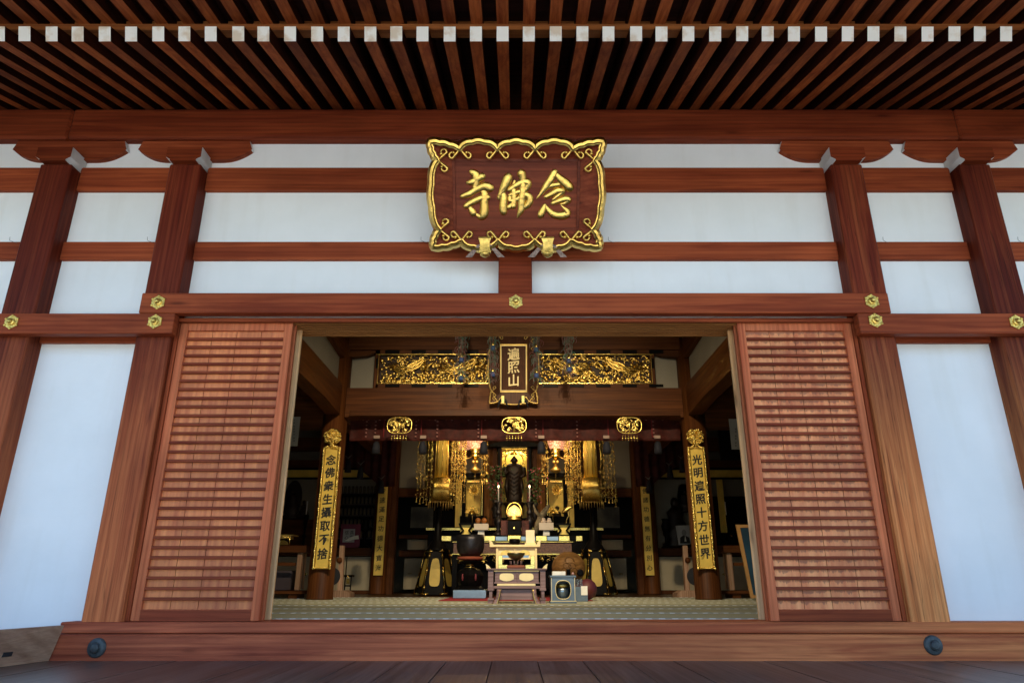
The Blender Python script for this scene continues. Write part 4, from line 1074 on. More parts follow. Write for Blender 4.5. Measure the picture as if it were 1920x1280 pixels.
# ------------------------------------------------------------------ black and gold hexagonal stands under the banners
M['gold_panel'] = plain('dull_gold_panel', (.46, .33, .065), .5, .2)
def hex_stand(pxc, label):
    Y = 13.7; pb_, pt = 1111, 1032; z0, z1 = 0.0, zz(pt, Y); x = xx(pxc, 1111, Y); r0, r1 = .40, .215
    t = T('banner_stand', label, 'stand', x, Y, 0, 'black hexagonal stands with gold panels')
    ang = [R(-90 + 30 + 60 * i) for i in range(6)]
    def pt_(i, h, k_=1.0):
        a = ang[i % 6]; r = (r0 + (r1 - r0) * h) * k_; return Vector((x + r * math.cos(a), Y + r * math.sin(a), z0 + .02 + (z1 - .02) * h))
    k = MB(); A = [k.bm.verts.new(pt_(i, 0, .96)) for i in range(6)]; B = [k.bm.verts.new(pt_(i, 1, .96)) for i in range(6)]
    for i in range(6): k.bm.faces.new((A[i], A[(i + 1) % 6], B[(i + 1) % 6], B[i]))
    k.bm.faces.new(A[::-1]); k.bm.faces.new(B)
    P(k, 'body', 'black', t)
    k = MB()
    for i in range(6): k.tube([pt_(i, 0), pt_(i, 1)], .013, 6)
    P(k, 'corner_post', 'black', t)
    k = MB()
    for i in range(6): k.tube([pt_(i, 0, 1.04), pt_(i, 1, 1.06)], .006, 4)
    P(k, 'gilt_edge', 'gold', t)
    k = MB()
    for i in range(6):
        for h0, h1 in ((0, .03), (.12, .2), (.42, .62), (.84, .92), (.96, 1.02)):
            for q in (.0, 1):
                a, b_ = pt_(i, h0, 1.0), pt_(i, h1, 1.0); k.tube([a, b_], .022, 6)
        for h in (.015, .985):
            for e in ((0, .24), (.76, 1)):
                a, b_ = pt_(i, h, 1.0), pt_(i + 1, h, 1.0); k.tube([a.lerp(b_, e[0]), a.lerp(b_, e[1])], .02, 6)
    P(k, 'gilt_fitting', 'gold', t)
    k = MB()
    for i in range(6):
        c0, c1, d0, d1 = pt_(i, .16, .99), pt_(i + 1, .16, .99), pt_(i, .84, .99), pt_(i + 1, .84, .99)
        pts = []
        for j in range(20):
            th = j / 20 * 2 * PI; u = .5 + .30 * math.copysign(abs(math.cos(th)) ** .5, math.cos(th)); v = .5 + .47 * math.copysign(abs(math.sin(th)) ** .6, math.sin(th))
            a = c0.lerp(c1, u); b_ = d0.lerp(d1, u); p_ = a.lerp(b_, v); dirv = (Vector((p_.x - x, p_.y - Y, 0))).normalized() * .004; pts.append(p_ + dirv)
        k.face(pts)
    P(k, 'gold_panel', 'gold_panel', t)
    k = MB()
    k.lathe((x, Y, 0), [(.23, z1), (.20, z1 + .04), (.13, z1 + .16), (.08, z1 + .22), (.07, z1 + .42), (.05, z1 + .55), (.06, z1 + .8), (.02, z1 + .95)], 16)
    P(k, 'black_shaft', 'black', t)
hex_stand(817, 'black six sided stand with gold panels, left of the big bowl gong'); hex_stand(1117, 'black six sided stand with gold panels, right of the wooden fish drum')

# ================================================================== altar furniture
def TB2(name, label, cat, px, py, Y, group=None): return T(name, label, cat, xx(px, py, Y), Y, max(0.0, zz(py, Y)), group)
def pb2(t, name, m, a, b_, c, d, y0, y1, bev=.003, par=None):
    k = MB(); pbox(k, a, b_, c, d, y0, y1, bev)
    return S(k, name, m, par) if par is not None else P(k, name, m, t)
def px2(w, Y, py=1000): return w / FPX * (Y * math.cos(PITCH) + (zz(py, Y) - CAMZ) * math.sin(PITCH))
def zbase(Y): return 0.0
# raised altar platform at the back
t = TB2('altar_platform', 'black and gold altar platform at the back of the sanctuary carrying the three shrines', 'altar', 965, 1100, 14.4)
k = MB(); k.box(xx(800, 1050, 14.4), xx(1130, 1050, 14.4), 14.4, 16.8, 0.0, zz(992, 14.4), .01); P(k, 'body', 'black', t)
k = MB(); k.box(xx(796, 1050, 14.36), xx(1134, 1050, 14.36), 14.36, 14.40, zz(994, 14.4), zz(989, 14.4), .004); k.box(xx(796, 1050, 14.36), xx(1134, 1050, 14.36), 14.36, 14.40, zz(1042, 14.4), zz(1038, 14.4), .004); P(k, 'gilt_moulding', 'gold', t)
ZP = zz(992, 14.4)
# central shrine
Yc = 15.3
t = T('central_shrine', 'tall black lacquer shrine with gold lining around the standing dark statue', 'shrine', xx(965, 900, Yc), Yc, ZP)
k = MB()
for a, b_ in ((933, 940), (989, 997)): pbox(k, a, b_, 838, 985, Yc, Yc + .1)
pbox(k, 933, 997, 970, 990, Yc - .02, Yc + .6); P(k, 'frame', 'black', t)
k = MB(); x = xx(965, 830, Yc); z = zz(838, Yc)
k.prism([(x - .62, z + .01), (x - .50, z - .01), (x + .50, z - .01), (x + .62, z + .01), (x + .45, z + .07), (x + .2, z + .13), (x - .2, z + .13), (x - .45, z + .07)], 'y', Yc - .12, Yc + .7); P(k, 'roof', 'black', t)
pb2(t, 'gilt_lintel', 'gold', 940, 989, 836, 841, Yc - .01, Yc + .02); pb2(t, 'red_post', 'redcloth', 938, 941, 843, 970, Yc - .03, Yc, ); pb2(t, 'red_post', 'redcloth', 988, 991, 843, 970, Yc - .03, Yc)
pb2(t, 'gold_back', 'gold_flat', 939, 991, 838, 975, Yc + .45, Yc + .48, 0)
k = MB()
for s_ in (-1, 1):
    xs_ = xx(965 + s_ * 25, 855, Yc)
    for i in range(26): k.ball((xs_ - s_ * rnd.random() * .16, Yc + .02, zz(843, Yc) - rnd.random() ** 2 * .16), .016, 6, 4)
for i in range(40):
    u = rnd.uniform(-1, 1); k.ball((xx(965, 850, Yc) + u * .24, Yc + .3, zz(848, Yc) - .05 * rnd.random() + .06 * (1 - u * u)), .02, 6, 4)
P(k, 'carving', 'gold', t)
for s_ in (-1, 1):
    pb2(t, 'outer_pillar', 'in_z', 965 + s_ * 38 - 4, 965 + s_ * 38 + 4, 838, 985, Yc + .1, Yc + .2)
    pb2(t, 'side_panel', wood('warm_side_panel', (.20, .08, .02), (.34, .15, .045), 'z'), 965 + s_ * 50 - 9, 965 + s_ * 50 + 9, 834, 985, Yc + .25, Yc + .3)
# statue
Ys = 15.45; zs0 = zz(941, Ys); zs1 = zz(853, Ys); H = zs1 - zs0; xs0 = xx(964, 900, Ys)
t = T('standing_statue', 'dark wooden standing robed statue with a halo inside the central shrine', 'statue', xs0, Ys, ZP)
k = MB()
prof = [(.17, 0), (.185, .03), (.17, .12), (.165, .25), (.175, .40), (.20, .55), (.215, .66), (.205, .74), (.15, .80), (.06, .825), (.05, .845)]
k.lathe((xs0, Ys, zs0), [(r * H * .92, h * H) for r, h in prof], 28, 'z', 1, .62)
hd = [(.01, .82), (.045, .83), (.068, .86), (.072, .895), (.062, .93), (.04, .945), (.036, .965), (.015, .985), (.001, .99)]
k.lathe((xs0, Ys - .01, zs0), [(r * H, h * H) for r, h in hd], 18, 'z', 1, 1)
k.ball((xs0, Ys - .075 * H, zs0 + .88 * H), .012 * H, 6, 4)
for s_ in (-1, 1):
    k.tube([(xs0 + s_ * .19 * H, Ys - .02, zs0 + .72 * H), (xs0 + s_ * .215 * H, Ys - .06 * H, zs0 + .56 * H), (xs0 + s_ * .13 * H, Ys - .15 * H, zs0 + (.50 if s_ > 0 else .62) * H)], [.06 * H, .055 * H, .022 * H], 8)
    k.tube([(xs0 + s_ * .15 * H, Ys - .10 * H, zs0 + .5 * H), (xs0 + s_ * .16 * H, Ys - .11 * H, zs0 + .3 * H), (xs0 + s_ * .15 * H, Ys - .08 * H, zs0 + .08 * H)], [.03 * H, .045 * H, .02 * H], 6)
    k.ball((xs0 + s_ * .073 * H, Ys, zs0 + .88 * H), .02 * H, 6, 5, .5, .8, 1.4)
for i in range(6):
    k.tube([(xs0 - .10 * H + .0 * i, Ys - .125 * H, zs0 + (.62 - .08 * i) * H), (xs0, Ys - .14 * H, zs0 + (.56 - .085 * i) * H), (xs0 + .10 * H, Ys - .125 * H, zs0 + (.62 - .08 * i) * H)], .010 * H, 5)
P(k, 'figure', 'statue', t)
k = MB(); k.lathe((xs0, Ys, 0), [(.30, ZP + .0), (.26, ZP + .05), (.16, ZP + .08), (.20, zs0 - .08), (.26, zs0 - .03), (.20, zs0)], 24, 'z', 1, .7); P(k, 'lotus_base', 'statue', t)
k = MB(); c = (xs0, Ys + .12, zs0 + .90 * H); k.tube([(c[0] + .20 * math.cos(i / 28 * 2 * PI), c[1], c[2] + .20 * math.sin(i / 28 * 2 * PI)) for i in range(28)], .014, 6, closed=True)
for i in range(20):
    a = i / 20 * 2 * PI; k.tube([(c[0] + .20 * math.cos(a), c[1], c[2] + .20 * math.sin(a)), (c[0] + .26 * math.cos(a), c[1], c[2] + .26 * math.sin(a))], [.012, .003], 5)
P(k, 'halo', 'gold', t)
ld = bpy.data.lights.new('shrine_lamp', 'AREA'); ld.shape = 'RECTANGLE'; ld.size = .5; ld.size_y = .06; ld.energy = 1.6; ld.color = (1, .78, .42)
lo = bpy.data.objects.new('shrine_lamp', ld); SC.collection.objects.link(lo); lo.parent = t; lo.location = (0, .14, zz(843, 15.4) - ZP); lo.rotation_euler = (R(18), 0, 0)
# side shrines
def side_shrine(pc, label, s_):
    Y = 15.0; X = lambda p: pc + s_ * (p - 885)
    def pbx(n_, m_, a, b_, c_, d_, y0, y1): 
        a, b_ = sorted((X(a), X(b_))); return pb2(t, n_, m_, a, b_, c_, d_, y0, y1)
    t = T('side_shrine', label, 'shrine', xx(pc, 940, Y), Y, ZP, 'small black and gold side shrines')
    pbx('frame', 'black', 866, 873, 897, 985, Y, Y + .1); pbx('frame', 'black', 901, 907, 897, 985, Y, Y + .1); pbx('frame', 'black', 862, 912, 967, 988, Y - .02, Y + .4)
    pbx('gilt_edge', 'gold', 903, 905, 900, 966, Y - .02, Y); pbx('gilt_edge', 'gold', 864, 866, 900, 966, Y - .02, Y)
    pbx('gold_wing', 'gold_flat', 854, 864, 900, 988, Y + .02, Y + .04)
    pbx('gold_back', 'gold_flat', 871, 903, 895, 975, Y + .3, Y + .32)
    pbx('gilt_lintel', 'gold', 876, 899, 900, 904, Y - .01, Y + .02); 
    k = MB(); x = xx(pc, 893, Y); z = zz(897, Y)
    pts = [(x + u * .36, z + .05 - .04 * math.cos(u * PI) * .9) for u in [i / 8 - 1 for i in range(17)]]
    k.prism(pts + [(x + .3, z + .10), (x, z + .12), (x - .3, z + .10)], 'y', Y - .1, Y + .4); P(k, 'roof', 'black', t)
    # seated dark figure with scroll inside
    k = MB(); x = xx(pc, 950, Y); z = ZP + .10
    k.lathe((x, Y + .12, z), [(.14, 0), (.15, .08), (.10, .2), (.085, .30), (.03, .34)], 16, 'z', 1, .7); k.ball((x, Y + .1, z + .39), .05, 10, 8); P(k, 'seated_figure', 'statue', t)
    pbx('wall_patch', 'inwall', 872, 905, 858, 890, Y + .6, Y + .62)
side_shrine(885, 'small side shrine with dark seated figure, left of the central shrine', 1); side_shrine(1045, 'small side shrine with dark seated figure, right of the central shrine', -1)
# lit pink lanterns
def lantern(pc, pc2, label, drop):
    Y = 13.9; x = xx(pc, 830, Y)
    t = T('hanging_lantern', label, 'lantern', x, Y, zz(drop, Y), 'lit pink hanging lanterns')
    for i, (p, y) in enumerate(((pc, Y), (pc2, Y + .7))):
        r = px2(14, y, 835); zc = zz(826, y)
        k = MB(); k.lathe((xx(p, 830, y), y, zc), [(r * .72, -r * 1.12), (r, -r * .3), (r * 1.02, r * .1), (r * .75, r * 1.1), (r * .3, r * 1.3)], 12); P(k, 'silk_globe', 'lantern', t)
        if i == 0:
            k = MB(); k.lathe((xx(p, 830, y), y, zc), [(r * .3, r * 1.3), (r * .9, r * 1.5), (r * .8, r * 1.6), (.02, r * 1.9), (.006, r * 4)], 12); P(k, 'cap', 'gold', t)
            k = MB(); zl = zc - r * 1.12; k.lathe((xx(p, 830, y), y, zl), [(r * .72, 0), (r * .74, -.03), (r * .62, -.04), (r * .60, -.12), (r * .72, -.13), (r * .5, -.17), (r * .2, -.22), (.01, -.24)], 16); P(k, 'base_ring', 'gold', t)
            k = MB()
            for s_ in (-1, 1): k.ball((x + s_ * .035, y - .05, zl - .27), .035, 8, 6); k.tube([(x + s_ * .06, y, zl - .15), (x + s_ * .22, y, zl - .22), (x + s_ * .26, y, zl - .14)], .008, 5)
            k.lathe((x, y, zl - .42), [(.02, -.06), (.09, -.04), (.11, 0), (.05, .05), (.02, .12)], 12); P(k, 'lower_fitting', 'gold_dim', t)
            k = MB(); k.tube([(x, y, zl - .45), (x, y, zz(drop, y))], .005, 5); P(k, 'drop_wire', 'gold', t)
    ld = bpy.data.lights.new('lantern_light', 'POINT'); ld.energy = 3; ld.color = (1, .62, .36); ld.shadow_soft_size = .12
    lo = bpy.data.objects.new('lantern_light', ld); SC.collection.objects.link(lo); lo.parent = t; lo.location = (0, -.30, zz(826, Y) - zz(drop, Y) - .32)
lantern(892, 871, 'lit pink lantern left of the central shrine, partly behind a dark tassel', 908); lantern(1041, 1058, 'lit pink lantern right of the central shrine with a brass ring below', 905)
# rotating lotus wheels
def lotus(px, py, Y, r, label, half):
    x, z = xx(px, py, Y), zz(py, Y); t = T('gilt_lotus', label, 'lotus ornament', x, Y, z - r * 1.2, 'gilt lotus ornaments before the side shrines')
    k = MB()
    for ring, n in ((1.0, 14), (.66, 10)):
        for i in range(n):
            a = (i + .5 * (ring < 1)) / n * (PI if half else 2 * PI) + (0 if half else .1); d = Vector((math.cos(a), 0, math.sin(a)))
            k.tube([Vector((x, Y, z)) + d * r * .2, Vector((x, Y - .03, z)) + d * r * ring * .7, Vector((x, Y - .05, z)) + d * r * ring], [r * .05, r * .15, r * .03], 6)
    k.ball((x, Y - .03, z), r * .22, 10, 8); P(k, 'petals', 'gold', t)
    k = MB(); k.tube([(x, Y, z), (x + .01, Y + .02, z - r * 1.2)], r * .06, 6); P(k, 'stem', 'gold_dim', t)
lotus(889, 919, 14.2, .135, 'round gilt lotus wheel before the left side shrine', False); lotus(885, 963, 14.0, .15, 'half open gilt lotus fan low before the left side shrine', True)
lotus(1044, 919, 14.2, .125, 'round gilt lotus wheel before the right side shrine', False); lotus(1036, 962, 14.1, .13, 'half open gilt lotus fan low before the right side shrine', True)
# candlesticks with lit candles
def candle(px, label):
    Y = 13.2; x = xx(px, 940, Y); zb = zz(1003, 13.2)
    t = T('candlestick', label, 'candlestick', x, Y, zb, 'tall black candlesticks with lit candles')
    k = MB(); z1 = zz(941, Y); L = z1 - zb
    k.lathe((x, Y, zb), [(.11, 0), (.10, .03), (.05, .06), (.035, .12), (.075, .2), (.085, .26), (.06, .31), (.03, .36), (.05, L * .62), (.06, L * .7), (.03, L * .8), (.085, L * .96), (.09, L), (.01, L)], 18); P(k, 'stick', 'blackbronze', t)
    k = MB(); k.tube([(x, Y, z1), (x, Y, zz(914, Y))], .012, 8); P(k, 'candle', 'candle', t)
    k = MB(); k.lathe((x, Y, zz(914, Y)), [(.004, 0), (.013, .02), (.010, .035), (.001, .055)], 8); P(k, 'flame', 'flame', t)
candle(934.5, 'black candlestick with a lit white candle left of the golden lamp'); candle(993, 'black candlestick with a lit white candle right of the golden lamp')
# flower vases
def flowers(px, py0, py1, label):
    Y = 14.0; x = xx(px, (py0 + py1) / 2, Y); z0, z1 = zz(py1, Y), zz(py0, Y)
    t = T('flower_vase', label, 'flowers', x, Y, z0 - .35, 'flower arrangements beside the central shrine')
    k = MB(); k.lathe((x, Y, z0 - .35), [(.07, 0), (.05, .05), (.09, .18), (.05, .28), (.08, .36)], 14); P(k, 'vase', 'blackbronze', t)
    for nm, m, n, sz in (('leaves', 'leaf', 130, .045), ('blossoms', 'pink', 34, .03)):
        k = MB()
        for i in range(n):
            u, v, w = rnd.gauss(0, .35), rnd.random(), rnd.gauss(0, .3)
            c = Vector((x + u * .24, Y + w * .2 - (.04 if m == 'pink' else 0), z0 + (z1 - z0) * v)); d = Vector((rnd.gauss(0, 1), rnd.gauss(0, 1), rnd.gauss(0, 1))).normalized(); e = d.orthogonal().normalized()
            k.face([c - d * sz, c + e * sz * .45, c + d * sz, c - e * sz * .45])
        P(k, nm, m, t)
flowers(930, 872, 938, 'leafy flower arrangement with pink blossoms left of the statue'); flowers(1002, 876, 944, 'leafy flower arrangement with pink blossoms right of the statue')
# golden openwork lamp and its black box
Y = 12.9; x = xx(964, 957, Y); zl = zz(968, Y)
t = T('golden_lamp', 'glowing golden openwork lamp shaped like a bud on a black box before the statue', 'lamp', x, Y, zz(1003, Y))
k = MB(); k.lathe((x, Y, zl), [(.115, 0), (.13, .05), (.12, .11), (.085, .16), (.04, .19), (.004, .21)], 20, 'z', 1, .6); P(k, 'openwork_bud', 'goldlamp', t)
k = MB(); k.tube([(x + .145 * math.cos(a * PI / 16) * (1 if a < 17 else 1), Y + .05, zl + .03 + .23 * math.sin(a * PI / 16) ** .8) for a in range(17)], .012, 6); P(k, 'leaf_rim', 'gold', t)
k = MB(); k.lathe((x, Y, zz(975, Y)), [(.12, 0), (.13, .02), (.10, .05), (.135, .07)], 20); P(k, 'lotus_foot', 'gold_dim', t)
k = MB(); pbox(k, 952, 977, 976, 1002, Y - .1, Y + .12); o = P(k, 'black_box', 'black', t)
k = MB(); k.lathe((x, Y - .101, zz(990, Y - .1)), [(.028, 0), (.026, -.006), (.004, -.008)], 14, 'y'); S(k, 'round_crest', 'gold', o)
ld = bpy.data.lights.new('golden_lamp_light', 'POINT'); ld.energy = 2; ld.color = (1, .68, .34); ld.shadow_soft_size = .1
lo = bpy.data.objects.new('golden_lamp_light', ld); SC.collection.objects.link(lo); lo.parent = t; lo.location = (0, -.28, zl + .12 - zz(1003, Y))
# long altar table
Ya = 12.6
t = T('altar_table', 'long black altar table with gold corner fittings and a brown brocade front', 'table', xx(965, 1060, Ya), Ya, 0)
pb2(t, 'table_top', 'black', 826, 1084, 1004, 1013, Ya, Ya + .6); 
for a, b_ in ((905, 928), (952, 976), (1005, 1025), (1048, 1068), (828, 846), (1080, 1092)): 
    k = MB(); pbox(k, a, b_, 1004, 1013.6, Ya - .015, Ya - .001); P(k, 'gilt_fitting', 'gold', t)
for a, b_ in ((929, 951), (977, 1004), (1026, 1047)): 
    k = MB(); pbox(k, a, b_, 1005, 1013, Ya - .012, Ya - .001); P(k, 'silver_inlay', 'silver', t)
pb2(t, 'brocade_front', plain('brown_brocade', (.17, .085, .055), .6, c2=(.08, .04, .035), scale=40), 850, 1072, 1018, 1037, Ya + .02, Ya + .05)
pb2(t, 'gilt_rail', 'gold', 848, 1075, 1037, 1039, Ya + .0, Ya + .06); pb2(t, 'gilt_rail', 'gold', 848, 1075, 1014.5, 1016, Ya + .0, Ya + .06)
k = MB()
for s_ in (-1, 1):
    pbox(k, *sorted((965 + s_ * 118, 965 + s_ * 108)), 1039, 1111, Ya + .05, Ya + .2); pbox(k, *sorted((965 + s_ * 118, 965 + s_ * 108)), 1039, 1111, Ya + .4, Ya + .55)
pbox(k, 855, 1075, 1040, 1104, Ya + .5, Ya + .54)
P(k, 'leg', 'black', t)
k = MB()
for i in range(60):
    px = 858 + rnd.random() * 214; py = 1041 + rnd.random() * 14; c = at(px, py, Ya + .04); q = rnd.choice((-1, 1)); r0 = .03
    k.tube([(c.x + q * r0 * 1.4 * math.cos(j * .7) * (1 - .08 * j), Ya + .04, c.z + r0 * math.sin(j * .7) * (1 - .08 * j)) for j in range(8)], .004, 4)
P(k, 'gilt_scrollwork', 'gold', t)
# second tier with gold cloth cards behind: white boxes with offerings
ZT = zz(1004, Ya)
def offering(px, cakes, label):
    Y = 12.8; t = T('offering_stand', label, 'offering', xx(px, 990, Y), Y, ZT, 'white offering boxes on the altar table')
    pb2(t, 'white_box', plain('pale_wood_box', (.60, .52, .42), .6, var=.05), px - 13.5, px + 13.5, 981 if not cakes else 979, 993, Y - .12, Y + .12)
    pb2(t, 'foot_card', 'white', px - 6, px + 6, 993, 1003.5, Y - .05, Y + .05)
    k = MB(); x, z = xx(px, 980, Y), zz(981 if not cakes else 979, Y)
    if cakes:
        for u in (-.05, .05): k.ball((x + u, Y, z + .02), .05, 12, 8, 1, 1, .55); k.ball((x + u, Y, z + .06), .036, 12, 8, 1, 1, .6)
        P(k, 'rice_cake', plain('rice_cake_white', (.70, .58, .48), .6), t)
    else:
        for u in (-.055, .055): k.ball((x + u, Y, z + .05), .052, 12, 8)
        P(k, 'orange', 'orange', t)
offering(902, False, 'white box with two oranges on the left of the altar table'); offering(1024.5, True, 'white box with stacked rice cakes on the right of the altar table')
for px, lab in ((874, 'black lacquer incense stand over a gold plate, left end of the altar table'), (1057, 'black lacquer incense stand over a gold plate, right end of the altar table')):
    Y = 12.9; t = T('scroll_legged_stand', lab, 'stand', xx(px, 990, Y), Y, ZT, 'scroll legged stands at the ends of the altar table')
    pb2(t, 'gold_plate', 'gold_flat', px - 11, px + 11, 983, 1002, Y, Y + .02); pb2(t, 'top_plate', 'black', px - 14, px + 14, 980, 983, Y - .1, Y + .1)
    k = MB(); 
    for s_ in (-1, 1): k.tube([at(px + s_ * u, v, Y - .05) for u, v in ((12, 983), (9, 989), (5, 994), (9, 998), (13, 1003))], [.02, .022, .018, .022, .02], 6)
    P(k, 'scroll_leg', 'black', t)
for px, lab in ((946, 'brocade covered stand left of the black box'), (985, 'brocade covered stand right of the black box')):
    k = MB(); pbox(k, px - 7, px + 7, 975, 1003, 13.05, 13.2); one(k, 'brocade_stand', plain('pink_red_brocade', (.16, .035, .03), .7, c2=(.05, .02, .015), scale=60), lab, 'stand', 'brocade stands beside the black box')
# driftwood spray and gold fish
k = MB(); k.tube([at(u, v, 12.9) for u, v in ((1004, 1000), (1008, 982), (1016, 965), (1024, 955), (1030, 946))], [.045, .05, .06, .05, .02], 7); k.tube([at(u, v, 12.88) for u, v in ((1014, 968), (1004, 958), (1000, 945))], [.04, .03, .01], 6)
one(k, 'gnarled_branch', plain('grey_bark', (.14, .115, .07), .8, var=.4, scale=30, bmp=.5), 'short gnarled grey branch leaning to the right on the altar', 'branch')
t = T('gilt_fish', 'small gilt fish ornament on a wire at the right of the altar', 'ornament', xx(1062, 955, 13.0), 13.0, ZT)
k = MB(); k.tube([at(u, v, 13.0) for u, v in ((1054, 962), (1058, 958), (1063, 954), (1069, 951), (1073, 949))], [.012, .04, .045, .02, .035], 8); P(k, 'fish', 'gold', t)
k = MB(); k.tube([at(u, v, 13.0) for u, v in ((1063, 957), (1066, 966), (1062, 975), (1063, 1003))], .006, 5); P(k, 'wire', 'gold_dim', t)

# ------------------------------------------------------------------ red carpet, gold reading table, desk and things on them
k = MB(); k.box(xx(822, 1127, 9.9), xx(1112, 1127, 9.9), 9.9, 11.9, .004, .010); one(k, 'red_carpet', 'carpet', 'thin dark red carpet under the gong stand and the wooden fish drum', 'carpet')
Y = 10.7
t = T('gold_table', 'gilded side table with arched front panels and upturned ends behind the desk', 'table', xx(966, 1050, Y), Y, .01)
k = MB(); zt = zz(1020.5, Y); xl_, xr_ = xx(918, 1022, Y), xx(1013, 1022, Y); k.box(xl_, xr_, Y, Y + .38, zt - .035, zt, .005)
for s_, xe in ((-1, xl_), (1, xr_)): k.prism([(xe, zt - .001), (xe - s_ * .06, zt + .002), (xe - s_ * .03, zt + .05), (xe + s_ * .012, zt + .075), (xe + s_ * .0, zt + .03)], 'y', Y, Y + .38)
P(k, 'table_top', 'ivory', t)
k = MB()
for a, b_ in ((930, 934), (1003, 1007)): 
    pbox(k, a, b_, 1026, 1066, Y + .03, Y + .07); pbox(k, a, b_, 1026, 1066, Y + .32, Y + .36)
pbox(k, 934, 1003, 1026, 1028, Y + .03, Y + .06); pbox(k, 934, 1003, 1045, 1048, Y + .03, Y + .06); pbox(k, 964, 966, 1028, 1045, Y + .03, Y + .06)
P(k, 'frame', 'ivory', t)
k = MB(); pbox(k, 934, 1003, 1028, 1045, Y + .065, Y + .08, 0); o = P(k, 'front_panel', 'ivory', t)
k = MB()
for c_ in (949, 983.5):
    x, z = xx(c_, 1038, Y + .06), zz(1040, Y + .06); k.prism([(x + .085 * math.cos(i * PI / 12), z + .075 * math.sin(i * PI / 12) ** .8) for i in range(13)], 'y', Y + .058, Y + .064)
S(k, 'arched_inlay', 'gold_dim', o)
k = MB()
for c_ in (949, 983.5): 
    pbox(k, c_ - 8, c_ + 8, 1040.5, 1045, Y + .056, Y + .064, 0)
S(k, 'grey_inlay', 'silver', o)
k = MB()
for c_, s_ in ((934, 1), (1003, -1)):
    pbox(k, *sorted((c_, c_ + s_ * 8)), 1041, 1066, Y + .01, Y + .03); pbox(k, *sorted((c_, c_ + s_ * 18)), 1058, 1066, Y + .005, Y + .03)
P(k, 'gilt_fitting', 'gold', t)
ZG = zt
Yg = 10.85
k = MB(); x = xx(965, 1016, Yg); k.lathe((x, Yg, ZG), [(.055, 0), (.075, .01), (.085, .04), (.082, .09), (.074, .092), (.07, .03), (.001, .02)], 20); one(k, 'black_censer', 'black', 'small squat black bowl in the middle of the gilded table', 'bowl')
k = MB(); k.ball((xx(927, 1017, Yg), Yg, ZG + .04), .022, 10, 8); k.lathe((xx(927, 1017, Yg), Yg, ZG), [(.03, 0), (.012, .01), (.016, .03)], 12); one(k, 'small_dark_cup', 'bronze', 'tiny dark round cup at the left end of the gilded table', 'cup')
t = T('white_box', 'tall plain cream box on a flat base standing at the right of the gilded table', 'box', xx(994, 1020, Yg), Yg, ZG)
k = MB(); pbox(k, 986, 1002.5, 993, 1017.5, Yg - .04, Yg + .08); P(k, 'body', plain('cream_card', (.85, .72, .48), .5, var=.03), t)
k = MB(); k.box(xx(984, 1019, Yg), xx(1004.5, 1019, Yg), Yg - .05, Yg + .09, ZG + .001, zz(1017.6, Yg), .002); P(k, 'base', 'ivory', t)
# desk
Y = 8.85
t = T('reading_desk', 'low plum brown desk with gilded panels, curved legs and upturned ends on the tatami', 'desk', xx(971, 1133, Y), Y, 0)
zt = zz(1065, Y); xl_, xr_ = xx(912, 1066, Y), xx(1025.5, 1066, Y)
k = MB(); k.box(xl_, xr_, Y, Y + .42, zt - .018, zt, .004); P(k, 'desk_top', 'plumwood', t)
k = MB()
for s_, xe in ((-1, xl_), (1, xr_)): k.prism([(xe, zt), (xe - s_ * .045, zt + .002), (xe - s_ * .02, zt + .035), (xe + s_ * .01, zt + .055), (xe, zt + .02)], 'y', Y + .005, Y + .415)
P(k, 'upturned_end', 'ivory', t)
k = MB()
for a, b_ in ((915, 925), (1013, 1023)): pbox(k, a, b_, 1068, 1105, Y + .02, Y + .06)
for a, b_ in ((914, 926), (1012, 1024)): pbox(k, a, b_, 1102, 1107, Y + .01, Y + .40); pbox(k, a, b_, 1121, 1125, Y + .01, Y + .40)
for a, b_ in ((917, 923), (1015, 1021)): pbox(k, a, b_, 1107, 1121, Y + .02, Y + .38)
P(k, 'side_frame', 'plumwood', t)
k = MB()
for a in (914, 1013): 
    p_ = [at(u, v, Y) for u, v in ((a + 1, 1125.5), (a + 10, 1125.5), (a + 10, 1134.5), (a - 0, 1134.5))]
    k.prism([(q.x, max(0.001, q.z)) for q in p_], 'y', Y + .01, Y + .40)
P(k, 'foot', 'plumwood', t)
k = MB(); pbox(k, 928, 1010, 1070, 1092, Y + .03, Y + .05); pbox(k, 926, 1012, 1091, 1093.5, Y + .015, Y + .06); pbox(k, 925, 1013, 1067, 1069, Y + .015, Y + .06); pbox(k, 925, 1013, 1098, 1103, Y + .012, Y + .05); pbox(k, 968, 971, 1071, 1091, Y + .022, Y + .03)
P(k, 'front_rail', 'plumwood', t)
k = MB(); pbox(k, 932, 1004, 1093.6, 1097.8, Y + .008, Y + .02); pbox(k, 926, 1011, 1069, 1070.5, Y + .008, Y + .02)
P(k, 'gilt_strip', 'ivory', t)
k = MB()
for c_ in (950, 987):
    x, z = xx(c_, 1081, Y), zz(1081.5, Y)
    pts = [(x + .088 * math.copysign(abs(math.cos(i * PI / 12)) ** .55, math.cos(i * PI / 12)), z + (.046 if math.sin(i * PI / 12) > 0 else .040 + .006 * math.cos(i * PI / 3)) * math.copysign(abs(math.sin(i * PI / 12)) ** .55, math.sin(i * PI / 12))) for i in range(24)]
    k.prism(pts, 'y', Y + .022, Y + .03)
P(k, 'gold_cartouche', 'ivory', t)
k = MB(); pbox(k, 934, 1004, 1104, 1124, Y + .05, Y + .08); P(k, 'rear_panel', 'plumwood', t)
